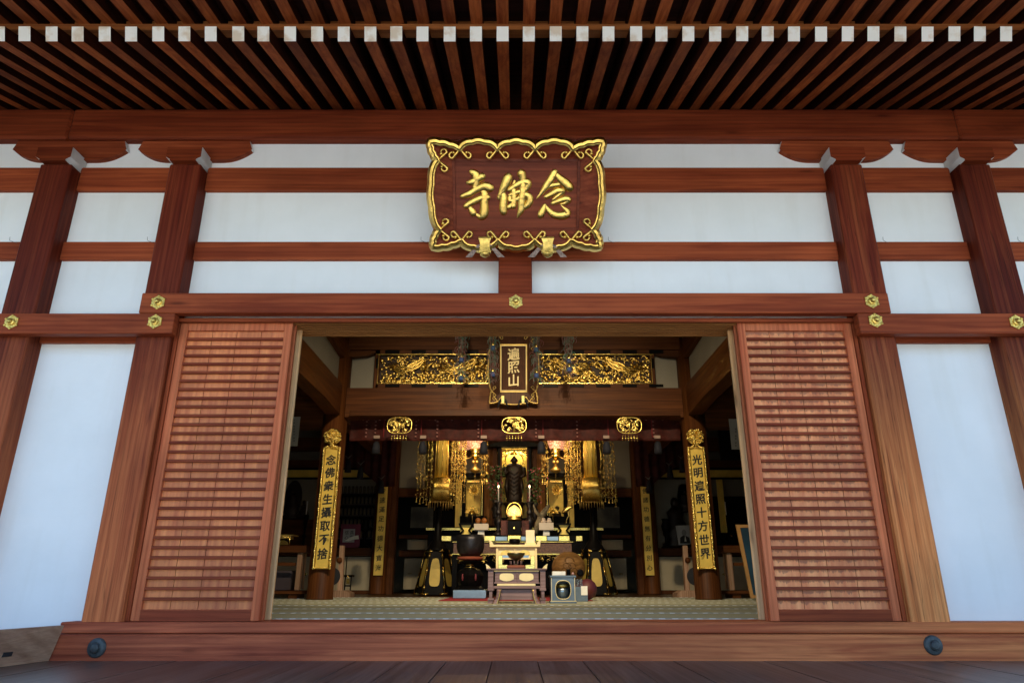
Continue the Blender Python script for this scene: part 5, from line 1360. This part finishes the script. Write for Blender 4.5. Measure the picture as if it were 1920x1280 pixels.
for s_, c_ in ((-1, 934), (1, 1003)):
    k = MB(); k.tube([at(c_ + s_ * u, v, Y - .01) for u, v in ((-2, 1104), (-1, 1112), (1, 1122), (5, 1131), (7, 1134))], [.028, .026, .028, .034, .040], 4); P(k, 'curved_leg', 'plumwood', t)
    k = MB(); k.tube([at(c_ + s_ * (u - 3), v, Y - .025) for u, v in ((-1, 1104), (0, 1112), (2, 1122), (5.5, 1131), (7, 1134))], .005, 5); P(k, 'gilt_leg_edge', 'gold', t)
ZK = zt
Yd = 9.0; x = xx(967.5, 1050, Yd)
t = T('small_bell_bowl', 'olive bronze bell bowl on a thin foot and rust cushion on the desk', 'bell bowl', x, Yd, ZK + .001)
k = MB(); pbox(k, 950, 984.5, 1059, 1064.8, Yd - .08, Yd + .08, .01); P(k, 'cushion', plain('rust_cushion', (.20, .06, .03), .8), t)
k = MB(); z0 = zz(1058.5, Yd); z1 = zz(1036, Yd); h = z1 - z0; k.lathe((x, Yd, z0), [(.05, 0), (.012, .006), (.010, h * .35), (.04, h * .42), (.085, h * .6), (.108, h * .85), (.112, h), (.104, h), (.095, h * .8), (.002, h * .55)], 26); P(k, 'bowl', 'bronze', t)
k = MB()
for i in range(10):
    a = i / 10 * 2 * PI; k.tube([(x + .07 * math.cos(a), Yd + .07 * math.sin(a), z0), (x + .075 * math.cos(a), Yd + .075 * math.sin(a), z0 + h * .33)], .005, 5)
P(k, 'stand', 'plumwood', t)

# ------------------------------------------------------------------ big bowl gong on lacquer stand and silver box
Y = 11.2
x = xx(880.5, 1100, Y)
k = MB(); k.box(xx(849, 1112, Y - .25), xx(911.5, 1112, Y - .25), Y - .25, Y + .28, .011, zz(1105, Y - .25), .006); one(k, 'silver_plinth', 'silver', 'low silver grey plinth under the black lacquer gong stand', 'plinth')
zp = zz(1105, Y - .25)
t = T('gong_stand', 'black lacquer turned stand with gold rings and round red cushion carrying the big bowl gong', 'stand', x, Y, zp + .001)
k = MB(); z1 = zz(1050, Y); h = z1 - zp
k.lathe((x, Y, zp + .001), [(.22, 0), (.22, .02), (.16, .05), (.19, h * .25), (.215, h * .48), (.17, h * .66), (.07, h * .74), (.06, h * .84), (.17, h * .92), (.19, h * .97), (.05, h)], 8, smooth=False); P(k, 'lacquer_body', 'black', t)
k = MB(); k.lathe((x, Y, zp), [(.06, h * .73), (.075, h * .76), (.06, h * .79)], 18); k.lathe((x, Y, zp), [(.055, h * .82), (.07, h * .85), (.05, h * .88)], 18)
for i in range(0):
    a = (i + .5) / 8 * 2 * PI; k.tube([(x + r_ * math.cos(a), Y + r_ * math.sin(a), zp + h * q) for r_, q in ((.185, .08), (.205, .3), (.225, .5), (.18, .66))], .0028, 5)
for i in range(12):
    a = rnd.uniform(PI, 2 * PI); k.ball((x + .172 * math.cos(a), Y + .172 * math.sin(a), zp + h * rnd.uniform(.3, .5)), .014, 6, 4)
P(k, 'gilt_ring', 'gold', t)
k = MB()
for s_ in (-1, 1): k.lathe((x + s_ * .10, Y - .17, zp + h * .30), [(.010, 0), (.016, .04), (.010, .10)], 8)
P(k, 'red_tassel', plain('dusty_red_tassel', (.14, .02, .025), .8), t)
k = MB(); k.lathe((x, Y, z1), [(.10, 0), (.19, .01), (.205, .03), (.19, .055), (.10, .06)], 28); P(k, 'red_cushion', plain('rust_red_cushion', (.22, .05, .02), .85), t)
k = MB(); zb = z1 + .062; zt = zz(1002.5, Y); h = zt - zb; R0 = px2(26, Y)
k.lathe((x, Y, zb), [(.06, 0), (R0 * .72, .015), (R0 * .9, h * .18), (R0 * .99, h * .42), (R0, h * .75), (R0 * .99, h), (R0 * .94, h), (R0 * .93, h * .4), (.01, .05)], 40)
one(k, 'big_bowl_gong', 'blackbronze', 'large black bowl gong resting on the lacquer stand left of the desk', 'bowl gong')

# ------------------------------------------------------------------ incense box, wooden fish drum, cushion
Y = 8.95
t = T('incense_cabinet', 'grey blue square cabinet with a bell shaped opening right of the desk', 'cabinet', xx(1056, 1133, Y), Y, 0)
x0, x1 = xx(1033, 1105, Y), xx(1079, 1105, Y); zt = zz(1081, Y)
k = MB(); xm = (x0 + x1) / 2; w = (x1 - x0) / 2
ops = []
n = 28
def opn(i):
    th = i / n * 2 * PI; c, s_ = math.cos(th), math.sin(th); u = .095 * math.copysign(abs(c) ** .7, c); v = .105 * math.copysign(abs(s_) ** (.75 if s_ > 0 else .85), s_)
    if s_ < 0: v *= 1.05; 
    return (xm + u, zt * .52 + v)
O = [opn(i) for i in range(n)]
fr = [k.bm.verts.new((p[0], Y, p[1])) for p in O]; 
def sq(i):
    th = i / n * 2 * PI; c, s_ = math.cos(th), math.sin(th); m_ = max(abs(c), abs(s_)); return (xm + w * c / m_, zt * .5 + zt * .48 * s_ / m_)
ou = [k.bm.verts.new((sq(i)[0], Y, sq(i)[1])) for i in range(n)]; bk = [k.bm.verts.new((p[0], Y + .03, p[1])) for p in O]
for i in range(n):
    j = (i + 1) % n; k.bm.faces.new((fr[i], fr[j], ou[j], ou[i])); k.bm.faces.new((fr[i], bk[i], bk[j], fr[j]))
k.box(x0, x0 + .015, Y + .001, Y + .32, .01, zt * .98); k.box(x1 - .015, x1, Y + .001, Y + .32, .01, zt * .98); k.box(x0 + .016, x1 - .016, Y + .30, Y + .319, .01, zt * .98)
P(k, 'body', 'greybox', t)
k = MB(); k.box(x0 - .01, x1 + .01, Y - .01, Y + .33, 0, .022, .004); P(k, 'base', 'greybox', t); k = MB(); k.box(x0 - .012, x1 + .012, Y - .012, Y + .33, zt * .98, zt + .018, .004); P(k, 'top', 'greybox', t)
k = MB(); k.tube([(p[0], Y - .003, p[1]) for p in O], .0045, 6, closed=True); k.box(x0 - .01, x1 + .01, Y - .014, Y - .004, .0225, .029)
for xe in (x0 + .008, x1 - .008): k.box(xe - .003, xe + .003, Y - .006, Y - .001, .03, zt * .97)
P(k, 'gilt_line', 'ivory', t)
k = MB(); k.lathe((xm, Y + .14, .03), [(.05, 0), (.075, .03), (.088, .10), (.085, .15), (.078, .15)], 24); o = P(k, 'silver_pot', 'silver', t)
k = MB(); k.lathe((xm, Y + .14, .181), [(.088, 0), (.09, .04), (.07, .045)], 24); S(k, 'patterned_lid', 'gold_dim', o)
zc_ = zt + .019
k = MB(); k.box(xx(1036, 1077, Y), xx(1061, 1077, Y), Y + .05, Y + .2, zc_, zz(1070.5, Y + .05), .003); o = one(k, 'folded_book', 'white', 'small white folded sutra book on the grey blue cabinet', 'book')
k = MB(); k.lathe((xx(1066, 1075, Y + .1), Y + .1, zc_), [(.026, 0), (.026, .06), (.03, .075), (.024, .075), (.022, .02)], 16); one(k, 'black_cup', 'black', 'black cup with flared rim beside the book on the grey blue cabinet', 'cup')
k = MB(); k.ball((xx(1074, 1072, Y + .1), Y + .1, zc_ + .019), .018, 10, 8); one(k, 'pink_candle_stub', plain('dusty_pink_wax', (.45, .25, .22), .6), 'little dusty pink ball at the right edge of the grey blue cabinet', 'ornament')
Y = 10.6; r = px2(31.5, Y, 1060); x, z = xx(1066, 1062, Y), zz(1064, Y)
t = T('cushion_stand', 'low round brown wooden support under the wooden fish drum', 'stand', x, Y, .011)
k = MB(); k.lathe((x, Y, .011), [(r * .8, 0), (r * .82, .06), (r * .6, .10), (r * .62, z - r * .93 - .011), (r * .3, z - r * .90 - .011)], 24); P(k, 'ring_cushion', 'redcloth', t)
t = T('wooden_fish_drum', 'big round carved brown wooden fish drum behind the grey blue cabinet', 'drum', x, Y, z - r)
k = MB(); k.lathe((x, Y, z), [(max(.001, r * math.sin(PI * i / 20)), -r * .93 * math.cos(PI * i / 20)) for i in range(21)], 36, 'z', 1, .85)
P(k, 'body', 'mokugyo', t)
k = MB()
for s_ in (-1, 1):
    for q in range(3):
        pts = []
        for j in range(12):
            th = j * .5; rr = r * (.30 - .02 * j) * (1 - .2 * q); u = -.05 * r + s_ * r * .0 + rr * math.cos(th) * 1.1 - r * .15 * q * s_; v = r * (.35 - .25 * q) + rr * math.sin(th)
            d2 = 1 - (u / r) ** 2 - (v / (r * .93)) ** 2
            if d2 > .03: pts.append((x + u, Y - r * .85 * math.sqrt(d2), z + v))
        if len(pts) > 2: k.tube(pts, .010, 6)
P(k, 'carved_scroll', 'mokugyo', t)
k = MB(); c = (x + r * .62, Y - r * .64, z - r * .28); k.lathe(c, [(.05, .01), (.05, -.02), (.035, -.025)], 16, 'y'); P(k, 'dark_slit', 'black', t)
k = MB(); k.ball((xx(1101, 1104, 10.2), 10.2, .011 + px2(18, 10.2)), px2(18, 10.2), 24, 16); one(k, 'round_silk_bundle', 'purplecloth', 'round purple and red silk bundle right of the grey blue cabinet', 'silk bundle')
t = T('small_blue_box', 'small blue grey box with a white note, between the cabinet and the silk bundle', 'box', xx(1092, 1120, 9.7), 9.7, 0)
k = MB(); k.box(xx(1079, 1110, 9.7), xx(1102, 1110, 9.7), 9.7, 9.9, .0, zz(1099, 9.7), .004); P(k, 'body', 'greybox', t)
pb2(t, 'white_note', 'white', 1089.5, 1101.5, 1098, 1115, 9.69, 9.698, 0)
t = T('openwork_knob', 'four lobed silver openwork ornament standing on the small blue grey box', 'ornament', xx(1086, 1092, 9.78), 9.78, zz(1099, 9.7) + .001)
k = MB()
for u in (-1, 1):
    for v in (0, 1):
        c = (xx(1086, 1092, 9.78) + u * .022, 9.78, zz(1099, 9.7) + .027 + v * .044)
        for r_ in (.02, .010): k.tube([(c[0] + r_ * math.cos(i * PI / 6), c[1], c[2] + r_ * math.sin(i * PI / 6)) for i in range(12)], .0035, 5, closed=True)
P(k, 'rings', 'silver', t)

# ------------------------------------------------------------------ aisles
def aisle_table(s, Y, a, b_, label, gold_on):
    X = (lambda p: p) if s < 0 else (lambda p: 1932 - p)
    t = T('side_table', label, 'table', xx(X((a + b_) / 2), 1110, Y), Y, 0, 'brown wooden side tables in the aisles')
    def q(n_, m_, a_, c_, d_, e_, y0, y1): return pb2(t, n_, m_, *sorted((X(a_), X(c_))), d_, e_, y0, y1)
    q('table_top', 'in_x', a - 30, b_, 1022, 1035, Y, Y + .6)
    q('leg', 'palewood', b_ - 31, b_ - 22, 1036, 1106, Y + .05, Y + .12); q('leg', 'palewood', b_ - 24, b_ - 16, 1036, 1104, Y + .45, Y + .52)
    q('lower_rail', 'in_x', a - 30, b_ - 32, 1054, 1060, Y + .06, Y + .10)
    q('foot_rail', 'in_x', a - 30, b_ - 8, 1107, 1113, Y + .02, Y + .5); q('foot_block', 'in_x', b_ - 46, b_ - 30, 1113, 1122.5, Y + .05, Y + .45)
    zt = zz(1022, Y)
    return t, zt
t_, zt = aisle_table(-1, 11.2, 519, 586, 'brown side table in the left aisle with a small gilt altar desk on it', True)
t_, zt2 = aisle_table(1, 11.4, 540, 588, 'brown side table in the right aisle beside the blackboard', False)
Y = 11.35; t = T('gilt_altar_desk', 'small ornate black and gold desk on the left aisle table', 'small desk', xx(530, 1018, Y), Y, zt + .001)
k = MB(); k.box(xx(480, 1010, Y), xx(549, 1010, Y), Y, Y + .3, zz(1003.5, Y), zz(1001.5, Y), .003); k.box(xx(470, 1010, Y), xx(540, 1010, Y), Y + .01, Y + .28, zz(1009, Y), zz(1003.6, Y), .003); P(k, 'top', 'gold_dim', t)
k = MB(); pbox(k, 480, 538, 1009.2, 1021, Y + .04, Y + .06); P(k, 'front', 'black', t)
k = MB()
for c_ in (528, 505):
    x, z = xx(c_, 1020, Y), zz(1021, Y); k.prism([(x + .10 * math.cos(i * PI / 12), z + .07 * math.sin(i * PI / 12) + .004) for i in range(13)], 'y', Y + .03, Y + .039)
for c_ in (543, 516): k.tube([at(c_, 1003, Y + .02), at(c_, 1021.5, Y + .02)], .008, 6)
for i in range(40): k.ball((xx(480 + rnd.random() * 66, 1006, Y), Y - .003, zz(1004.5 + 4 * rnd.random(), Y)), .007, 5, 3)
P(k, 'gilt_fitting', 'gold', t)
k = MB(); k.box(xx(500, 1050, 11.5), xx(549, 1050, 11.5), 11.5, 11.9, .11, .42, .02); one(k, 'wrapped_bundle', plain('dark_wrapping_cloth', (.05, .035, .04), .8, bmp=.3, bscale=8), 'dark cloth wrapped bundle under the left aisle table', 'bundle')
# aisle shelf altar left: brown step, statues
ZS = zz(1027, 15.15)
k = MB(); k.box(-6.4, C2L - .2, 15.6, 15.88, ZS + .001, zz(973, 15.6), .005); one(k, 'shelf_step', 'in_x', 'brown wooden step at the back of the left aisle shelf', 'step')
def dark_buddha(px, py0, py1, Y, label, mand, s=1.0):
    x = xx(px, (py0 + py1) / 2, Y); z0, z1 = zz(py1, Y), zz(py0, Y); H = z1 - z0
    t = T('dark_statue', label, 'statue', x, Y, z0, 'dark statues on the aisle shelves')
    k = MB(); k.lathe((x, Y, z0), [(.22 * H, 0), (.24 * H, .05 * H), (.14 * H, .12 * H), (.22 * H, .2 * H), (.20 * H, .3 * H), (.12 * H, .45 * H), (.14 * H, .55 * H), (.05 * H, .64 * H)], 18, 'z', 1, .7); k.ball((x, Y - .02, z0 + .70 * H), .07 * H, 12, 8, 1, 1, 1.25)
    P(k, 'figure', 'statue', t)
    if mand:
        k = MB(); pts = [(x + .22 * H * math.sin(i * PI / 10) * (1 if i < 99 else 1), z0 + .12 * H + .88 * H * (1 - math.cos(i * PI / 10)) / 2) for i in range(11)]; pts += [(2 * x - p, q) for p, q in pts[::-1][1:-1]]
        k.prism(pts, 'y', Y + .10, Y + .13); P(k, 'mandorla', 'statue', t)
dark_buddha(547, 899, 973, 15.75, 'dark statue with a pointed backing on the left aisle shelf', True); dark_buddha(570, 928, 973, 15.7, 'smaller dark statue right of the pointed one on the left aisle shelf', False)
dark_buddha(1266, 908, 1026, 15.6, 'dark statue on the shelf between the right columns', False); dark_buddha(1284, 905, 960, 15.8, 'slim dark statue high beside the right column', True)
t = T('single_candle', 'thin white candle on a black stand in the left aisle', 'candle', xx(553, 1000, 14.6), 14.6, ZS)
k = MB(); x = xx(553, 1000, 14.6); k.lathe((x, 15.25, ZS + .001), [(.09, 0), (.03, .03), (.02, .2), (.05, .25), (.02, .3), (.06, zz(965, 15.25) - ZS)], 12)
t.location = (x, 15.25, ZS); P(k, 'stick', 'black', t)
k = MB(); k.tube([(x, 15.25, zz(965, 15.25)), (x, 15.25, zz(939, 15.25))], .013, 6); P(k, 'candle', 'candle', t)
# tablets rack between the left columns
t = T('tablet_rack', 'dark stepped rack of small memorial tablets between the left columns', 'rack', xx(672, 1000, 15.5), 15.5, ZS)
k = MB()
for r_ in range(5): k.box(xx(590, 1000, 15.4), xx(703, 1000, 15.4), 15.35 + r_ * .1, 15.45 + r_ * .1, ZS + .001, zz(1010 - r_ * 22, 15.4), 0)
P(k, 'steps', 'black', t)
M['tablet'] = plain('dark_tablet', (.045, .03, .02), .35); M['tablet_gilt'] = plain('dull_tablet_gilt', (.13, .09, .03), .5)
tm = MB(); h = .175
tm.box(-.028, .028, 0, .02, .02, h - .02); tm.box(-.038, .038, -.01, .03, .001, .02); tm.prism([(-.028, h - .02), (.028, h - .02), (.02, h), (0, h + .008), (-.02, h)], 'y', .001, .019)
tm.mi = 1; tm.box(-.012, .012, -.002, 0, .04, h - .03)
tab0 = None
for r_ in range(5):
    for i in range(15):
        loc = Vector((xx(596 + i * 7.4, 1000, 15.4), 15.37 + r_ * .1, zz(1010 - r_ * 22, 15.4)))
        if tab0 is None: tab0 = tm.build('memorial_tablet', ['tablet', 'tablet_gilt']); tag(tab0, 'small dark upright memorial tablet on the stepped rack between the left columns', 'tablet', 'memorial tablets on the stepped rack'); o = tab0
        else: o = tab0.copy(); SC.collection.objects.link(o)
        o.location = loc
# pink card with writing
Y = 15.0; t = T('framed_calligraphy', 'magenta framed card with white paper and black brush writing left of the rear column', 'framed writing', xx(658, 1025, Y), Y + .17, ZS)
t.location = (xx(658, 1025, Y), Y + .18, ZS)
pb2(t, 'magenta_board', 'magenta', 638, 675, 982, 1026, Y + .18, Y + .2); pb2(t, 'paper', plain('grey_white_paper', (.42, .40, .38), .6), 643, 665, 991, 1016, Y + .172, Y + .179, 0)
k = MB(); x, z = xx(654, 1003, Y + .16), zz(1003, Y + .16)
for u, ch in ((.06, '真實'), (-.05, '信心')): k.vertical_text(ch, lambda a, b_, w: Vector((x + a, Y + .168 - w, z + b_)), .095, .10, u, .06, .001)
P(k, 'brush_writing', 'ink', t)
k = MB(); pts = [at(u, v, Y + .16) for u, v in ((647, 1013), (656, 1007), (664, 1004), (672, 1003), (673, 1010), (662, 1011), (654, 1014))]; k.prism([(p.x, p.z) for p in pts], 'y', Y + .15, Y + .158); P(k, 'white_glare', 'white', t)  # last piece: glare across the card, painted as a flat white shape
for s, lab in ((-1, 'black candle holder beside the magenta framed card'), (1, 'black candle holder between the right columns')):
    px = 683 if s < 0 else 1250; Y = 15.05; x = xx(px, 1000, Y + .15); k = MB(); zt = zz(972, Y + .15) - ZS
    k.lathe((x, Y + .2, ZS + .001), [(.13, 0), (.12, .03), (.04, .08), (.03, zt * .5), (.08, zt * .6), (.10, zt * .75), (.06, zt * .9), (.09, zt)], 14); one(k, 'black_holder', 'black', lab, 'candle holder', 'black candle holders on the aisle shelves')
# portrait photograph on the right
Y = 14.9; t = T('portrait_photo', 'black and white portrait photo of a person in dark clothes by the right column', 'photograph', xx(1280, 1022, Y), Y + .2, ZS)
k = MB(); a, b_, c, d = [at(u, v, Y + .2) for u, v in ((1273, 1021), (1297, 1019), (1294, 984), (1267, 985))]
k.prism([(p.x, p.z) for p in (a, b_, c, d)], 'y', Y + .2, Y + .22); P(k, 'card', 'greyphoto', t)
k = MB(); x, z = xx(1283, 1003, Y + .19), zz(998, Y + .19); k.prism([(x + .05 * math.cos(i * PI / 8), z + .065 * math.sin(i * PI / 8)) for i in range(16)], 'y', Y + .19, Y + .199); P(k, 'face', plain('grey_face_print', (.20, .20, .20), .5), t)
k = MB(); k.prism([(x - .10, z - .22), (x + .12, z - .22), (x + .10, z - .10), (x + .03, z - .06), (x - .03, z - .06), (x - .09, z - .10)], 'y', Y + .188, Y + .196); P(k, 'dark_clothes', 'ink', t)
k = MB(); k.prism([(x - .005, z - .18), (x + .035, z - .18), (x + .016, z - .06)], 'y', Y + .18, Y + .187); P(k, 'white_collar', 'white', t)
# gong stands just behind the front columns
for s, lab in ((-1, 'pale wooden gong stand with a black disc beside the left column'), (1, 'pale wooden gong stand with a black disc beside the right column')):
    X = (lambda p: p) if s < 0 else (lambda p: 1926 - p); Y = 12.2
    t = T('standing_gong', lab, 'gong stand', xx(X(640), 1110, Y), Y, 0, 'gong stands beside the front columns')
    k = MB(); pt = [at(X(u), v, Y) for u, v in ((637, 1022), (645, 1022), (641, 1112), (632, 1112))]; k.prism([(p.x, max(.03, p.z)) for p in pt], 'y', Y, Y + .08); P(k, 'pole', 'palewood', t)
    k = MB(); pt = [at(X(u), v, Y) for u, v in ((622, 1106), (650, 1106), (660, 1111), (660, 1119), (622, 1119))]; k.prism([(p.x, max(.001, p.z)) for p in pt], 'y', Y - .12, Y + .2); P(k, 'foot', 'palewood', t)
    k = MB(); x, z = xx(X(622), 1078, Y), zz(1080, Y); k.lathe((x, Y - .05, z), [(px2(16, Y), 0), (px2(16, Y), .05), (px2(14, Y), .07), (.01, .07)], 28, 'y'); P(k, 'black_disc', 'drum', t)
    k = MB(); k.ball((xx(X(637), 1050, Y), Y - .02, zz(1050, Y)), .05, 10, 6); P(k, 'knob', 'in_z', t)
Y = 13.6; x = xx(651, 1100, Y); t = T('little_black_stool', 'small black and gold stool on the floor right of the left column', 'stool', x, Y, 0)
k = MB(); pbox(k, 643, 660, 1077, 1081, Y, Y + .2); 
for u in (645, 656): pbox(k, u, u + 2, 1081, 1112, Y + .02, Y + .05)
pbox(k, 646, 657, 1096, 1099, Y + .02, Y + .05); P(k, 'frame', 'black', t)
k = MB(); k.ball((x, Y + .01, zz(1080, Y)), .02, 8, 6); pbox(k, 649, 655, 1084, 1094, Y + .01, Y + .03); P(k, 'gilt_ornament', 'gold', t)
# right aisle: blackboard, altar front, gilded pilaster
Y = 10.35; t = T('leaning_blackboard', 'dark blue green board in a yellow wooden frame leaning at the right doorway edge', 'board', xx(1420, 1118, Y), Y, 0)
def qd(pts, m, n_, y0, y1):
    k = MB(); pp = [at(u, v, y0) for u, v in pts]; k.prism([(p.x, max(.001, p.z)) for p in pp], 'y', y0, y1); return P(k, n_, m, t)
qd(((1386, 989), (1470, 989), (1490, 1114), (1412, 1114)), 'teal', 'writing_surface', Y + .012, Y + .03)
for pts in (((1380, 983), (1386.5, 983), (1414, 1121), (1408, 1121)), ((1380, 983), (1470, 983), (1470, 988.5), (1381, 988.5)), ((1408, 1115), (1490, 1115), (1490, 1120.5), (1409, 1120.5))):
    qd(pts, plain('yellow_frame_timber', (.42, .22, .07), .5), 'frame', Y + (.0 if pts[0][1] == 983 and pts[1][0] < 1400 else .004), Y + .034)
t = T('aisle_altar', 'tall black altar with a gilded pilaster in the right aisle behind the blackboard', 'altar', xx(1370, 1020, 15.4), 15.4, ZS)
k = MB(); k.box(xx(1330, 950, 15.45), 6.4, 15.45, 15.85, ZS + .001, zz(930, 15.45)); k.box(xx(1366, 950, 15.3), 6.4, 15.3, 15.44, ZS + .001, zz(965, 15.3)); P(k, 'body', 'black', t)
pb2(t, 'gilt_pilaster', 'gold_flat', 1348, 1359, 898, 998, 15.35, 15.4); pb2(t, 'cream_drawing', 'white', 1360, 1361.5, 940, 965, 15.34, 15.39)
k = MB()
for i in range(24): k.ball((xx(1362, 980, 15.35), 15.36, zz(960 + i * 1.6, 15.35)), .02, 6, 4)
k.ball((xx(1373, 1004, 15.2), 15.25, zz(1004, 15.2)), .03, 8, 6)
P(k, 'gilt_carving', 'gold', t)
# paper notices hung from the aisle beams, dark board behind
def scribble(b, x, y, z, s):
    for i in range(5):
        if i < 3: v = (1 - i) * .33 * s; b.box(x - s * .4, x + s * .4, y - .001, y, z + v - s * .045, z + v + s * .045)
        else: u = (i - 3.5) * .45 * s; b.box(x + u - s * .045, x + u + s * .045, y - .0022, y - .0012, z - s * .42, z + s * .42)
def notice(px0, px1, py0, py1, lab, col, rows):
    Y = 10.62; t = T('paper_notice', lab, 'notice', xx((px0 + px1) / 2, py1, Y), Y, zz(py1, Y), 'paper strips with writing hung in the aisles')
    k = MB(); pbox(k, px0, px1, py0, py1, Y, Y + .002, 0); P(k, 'paper', plain('grey_paper', (.36, .35, .31), .8, var=.04), t)
    k = MB()
    for py in rows: scribble(k, xx(col, py, Y), Y - .001, zz(py, Y), .028)
    P(k, 'writing', 'ink', t)
notice(538, 560.5, 781, 836, 'narrow pale paper strip with faint writing at the left edge of the doorway', 551.5, (787, 792, 799, 804, 809, 814, 821, 826))
notice(1369, 1390, 785, 842, 'narrow pale paper strip with faint writing at the right edge of the doorway', 1379.5, (804, 809, 817, 822, 830, 835))
k = MB(); pbox(k, 1349, 1395, 803, 862, 12.0, 12.04); one(k, 'dark_name_board', 'black', 'dark hanging board behind the right paper strip', 'board')

# ------------------------------------------------------------------ ceiling spotlights inside the hall, above the doorway
def spot(x, tx, ty, tz, e, cone, label):
    t = thing('ceiling_spotlight', label, 'spotlight', (x, 5.75, 4.60), 0, 'spotlights under the ceiling inside the doorway')
    d = (Vector((tx, ty, tz)) - Vector((x, 5.75, 4.60))).normalized(); q = d.to_track_quat('-Z', 'Y').to_euler()
    k = MB(); k.lathe((0, 0, 0), [(.05, .12), (.055, .10), (.06, -.06), (.052, -.06), (.045, .0), (.002, .02)], 20); k.build('housing', 'black', t, rot=q)
    k = MB(); k.tube([(0, 0, .0), (0, 0, .15)], .012, 8); k.build('mount', 'black', t, at_=(0, 0, .0))
    ld = bpy.data.lights.new('spotlight_lamp', 'SPOT'); ld.energy = e; ld.color = (1, .80, .52); ld.spot_size = R(cone); ld.spot_blend = 1.0; ld.shadow_soft_size = .05
    lo = bpy.data.objects.new('spotlight_lamp', ld); SC.collection.objects.link(lo); lo.parent = t; lo.location = tuple(d * .08); lo.rotation_euler = q
spot(-.9, -1.2, 10.7, 1.1, 290, 72, 'left black spotlight of three, aimed at the desk and altar')
spot(.9, 1.2, 10.7, 1.1, 290, 72, 'right black spotlight of three, aimed at the desk and altar')
spot(0, 0, 7.6, 0, 85, 118, 'middle black spotlight of three, lighting the whole hall')
# gold garlands hung around the lanterns and shrines
def garland(px, Y, py1, label):
    x = xx(px, 900, Y); z0, z1 = zz(py1, Y), zz(800, Y)
    t = T('gilt_garland', label, 'garland', x, Y, z0 - .05, 'gold bead garlands hung round the shrines')
    k = MB()
    for s_ in (-1, 0, 1):
        xs_ = x + s_ * .055; zb = z0 + .10 * rnd.random(); k.tube([(xs_, Y, zb), (xs_, Y, z1)], .003, 4)
        for i in range(46): k.ball((xs_ + rnd.uniform(-.012, .012), Y - .01 * rnd.random(), zb + (z1 - zb) * (i + rnd.random()) / 46), rnd.choice((.007, .009, .014)), 5, 3)
        for i in range(14):
            z_ = zb + (z1 - zb) * rnd.random(); q = rnd.choice((-1, 1)); r0 = .026
            k.tube([(xs_ + q * r0 * math.cos(u * .9), Y - .02, z_ + r0 * math.sin(u * .9)) for u in range(6)], .005, 4)
    P(k, 'bead_strings', 'gold', t)
    k = MB()
    for s_ in (-1, 0, 1): k.lathe((x + s_ * .055, Y, z0 - .03), [(.022, 0), (.015, .02), (.006, .03), (.012, .07), (.003, .13)], 8)
    P(k, 'bell_drops', 'gold', t)
for px, Y, py, lab in ((852, 13.3, 925, 'gold bead garland just right of the left gilt banner'), (867, 13.9, 900, 'gold bead garland left of the left pink lantern'), (908, 14.1, 905, 'short gold bead garland right of the left pink lantern'),
                   (1022, 14.1, 905, 'short gold bead garland left of the right pink lantern'), (1066, 13.9, 905, 'gold bead garland right of the right pink lantern'), (1079, 13.3, 935, 'gold bead garland just left of the right gilt banner')):
    garland(px, Y, py, lab)

def altar_spot(x, tx, label):
    L = Vector((x, 11.7, 3.75)); d = (Vector((tx, 15.0, 1.9)) - L).normalized(); q = d.to_track_quat('-Z', 'Y').to_euler()
    t = thing('altar_spotlight', label, 'spotlight', L, 0, 'small spotlights behind the inner beam')
    k = MB(); k.lathe((0, 0, 0), [(.035, .10), (.04, .08), (.045, -.05), (.038, -.05), (.03, .0), (.002, .02)], 18); k.build('housing', 'black', t, rot=q)
    k = MB(); k.tube([(0, 0, .0), (0, 0, .95)], .010, 8); k.build('hanging_rod', 'black', t)
    ld = bpy.data.lights.new('spotlight_lamp', 'SPOT'); ld.energy = 45; ld.color = (1, .76, .42); ld.spot_size = R(78); ld.spot_blend = 1.0; ld.shadow_soft_size = .04
    lo = bpy.data.objects.new('spotlight_lamp', ld); SC.collection.objects.link(lo); lo.parent = t; lo.location = tuple(d * .07); lo.rotation_euler = q
altar_spot(-.9, -.75, 'small black spotlight behind the inner beam, aimed at the left shrine'); altar_spot(.9, .75, 'small black spotlight behind the inner beam, aimed at the right shrine')
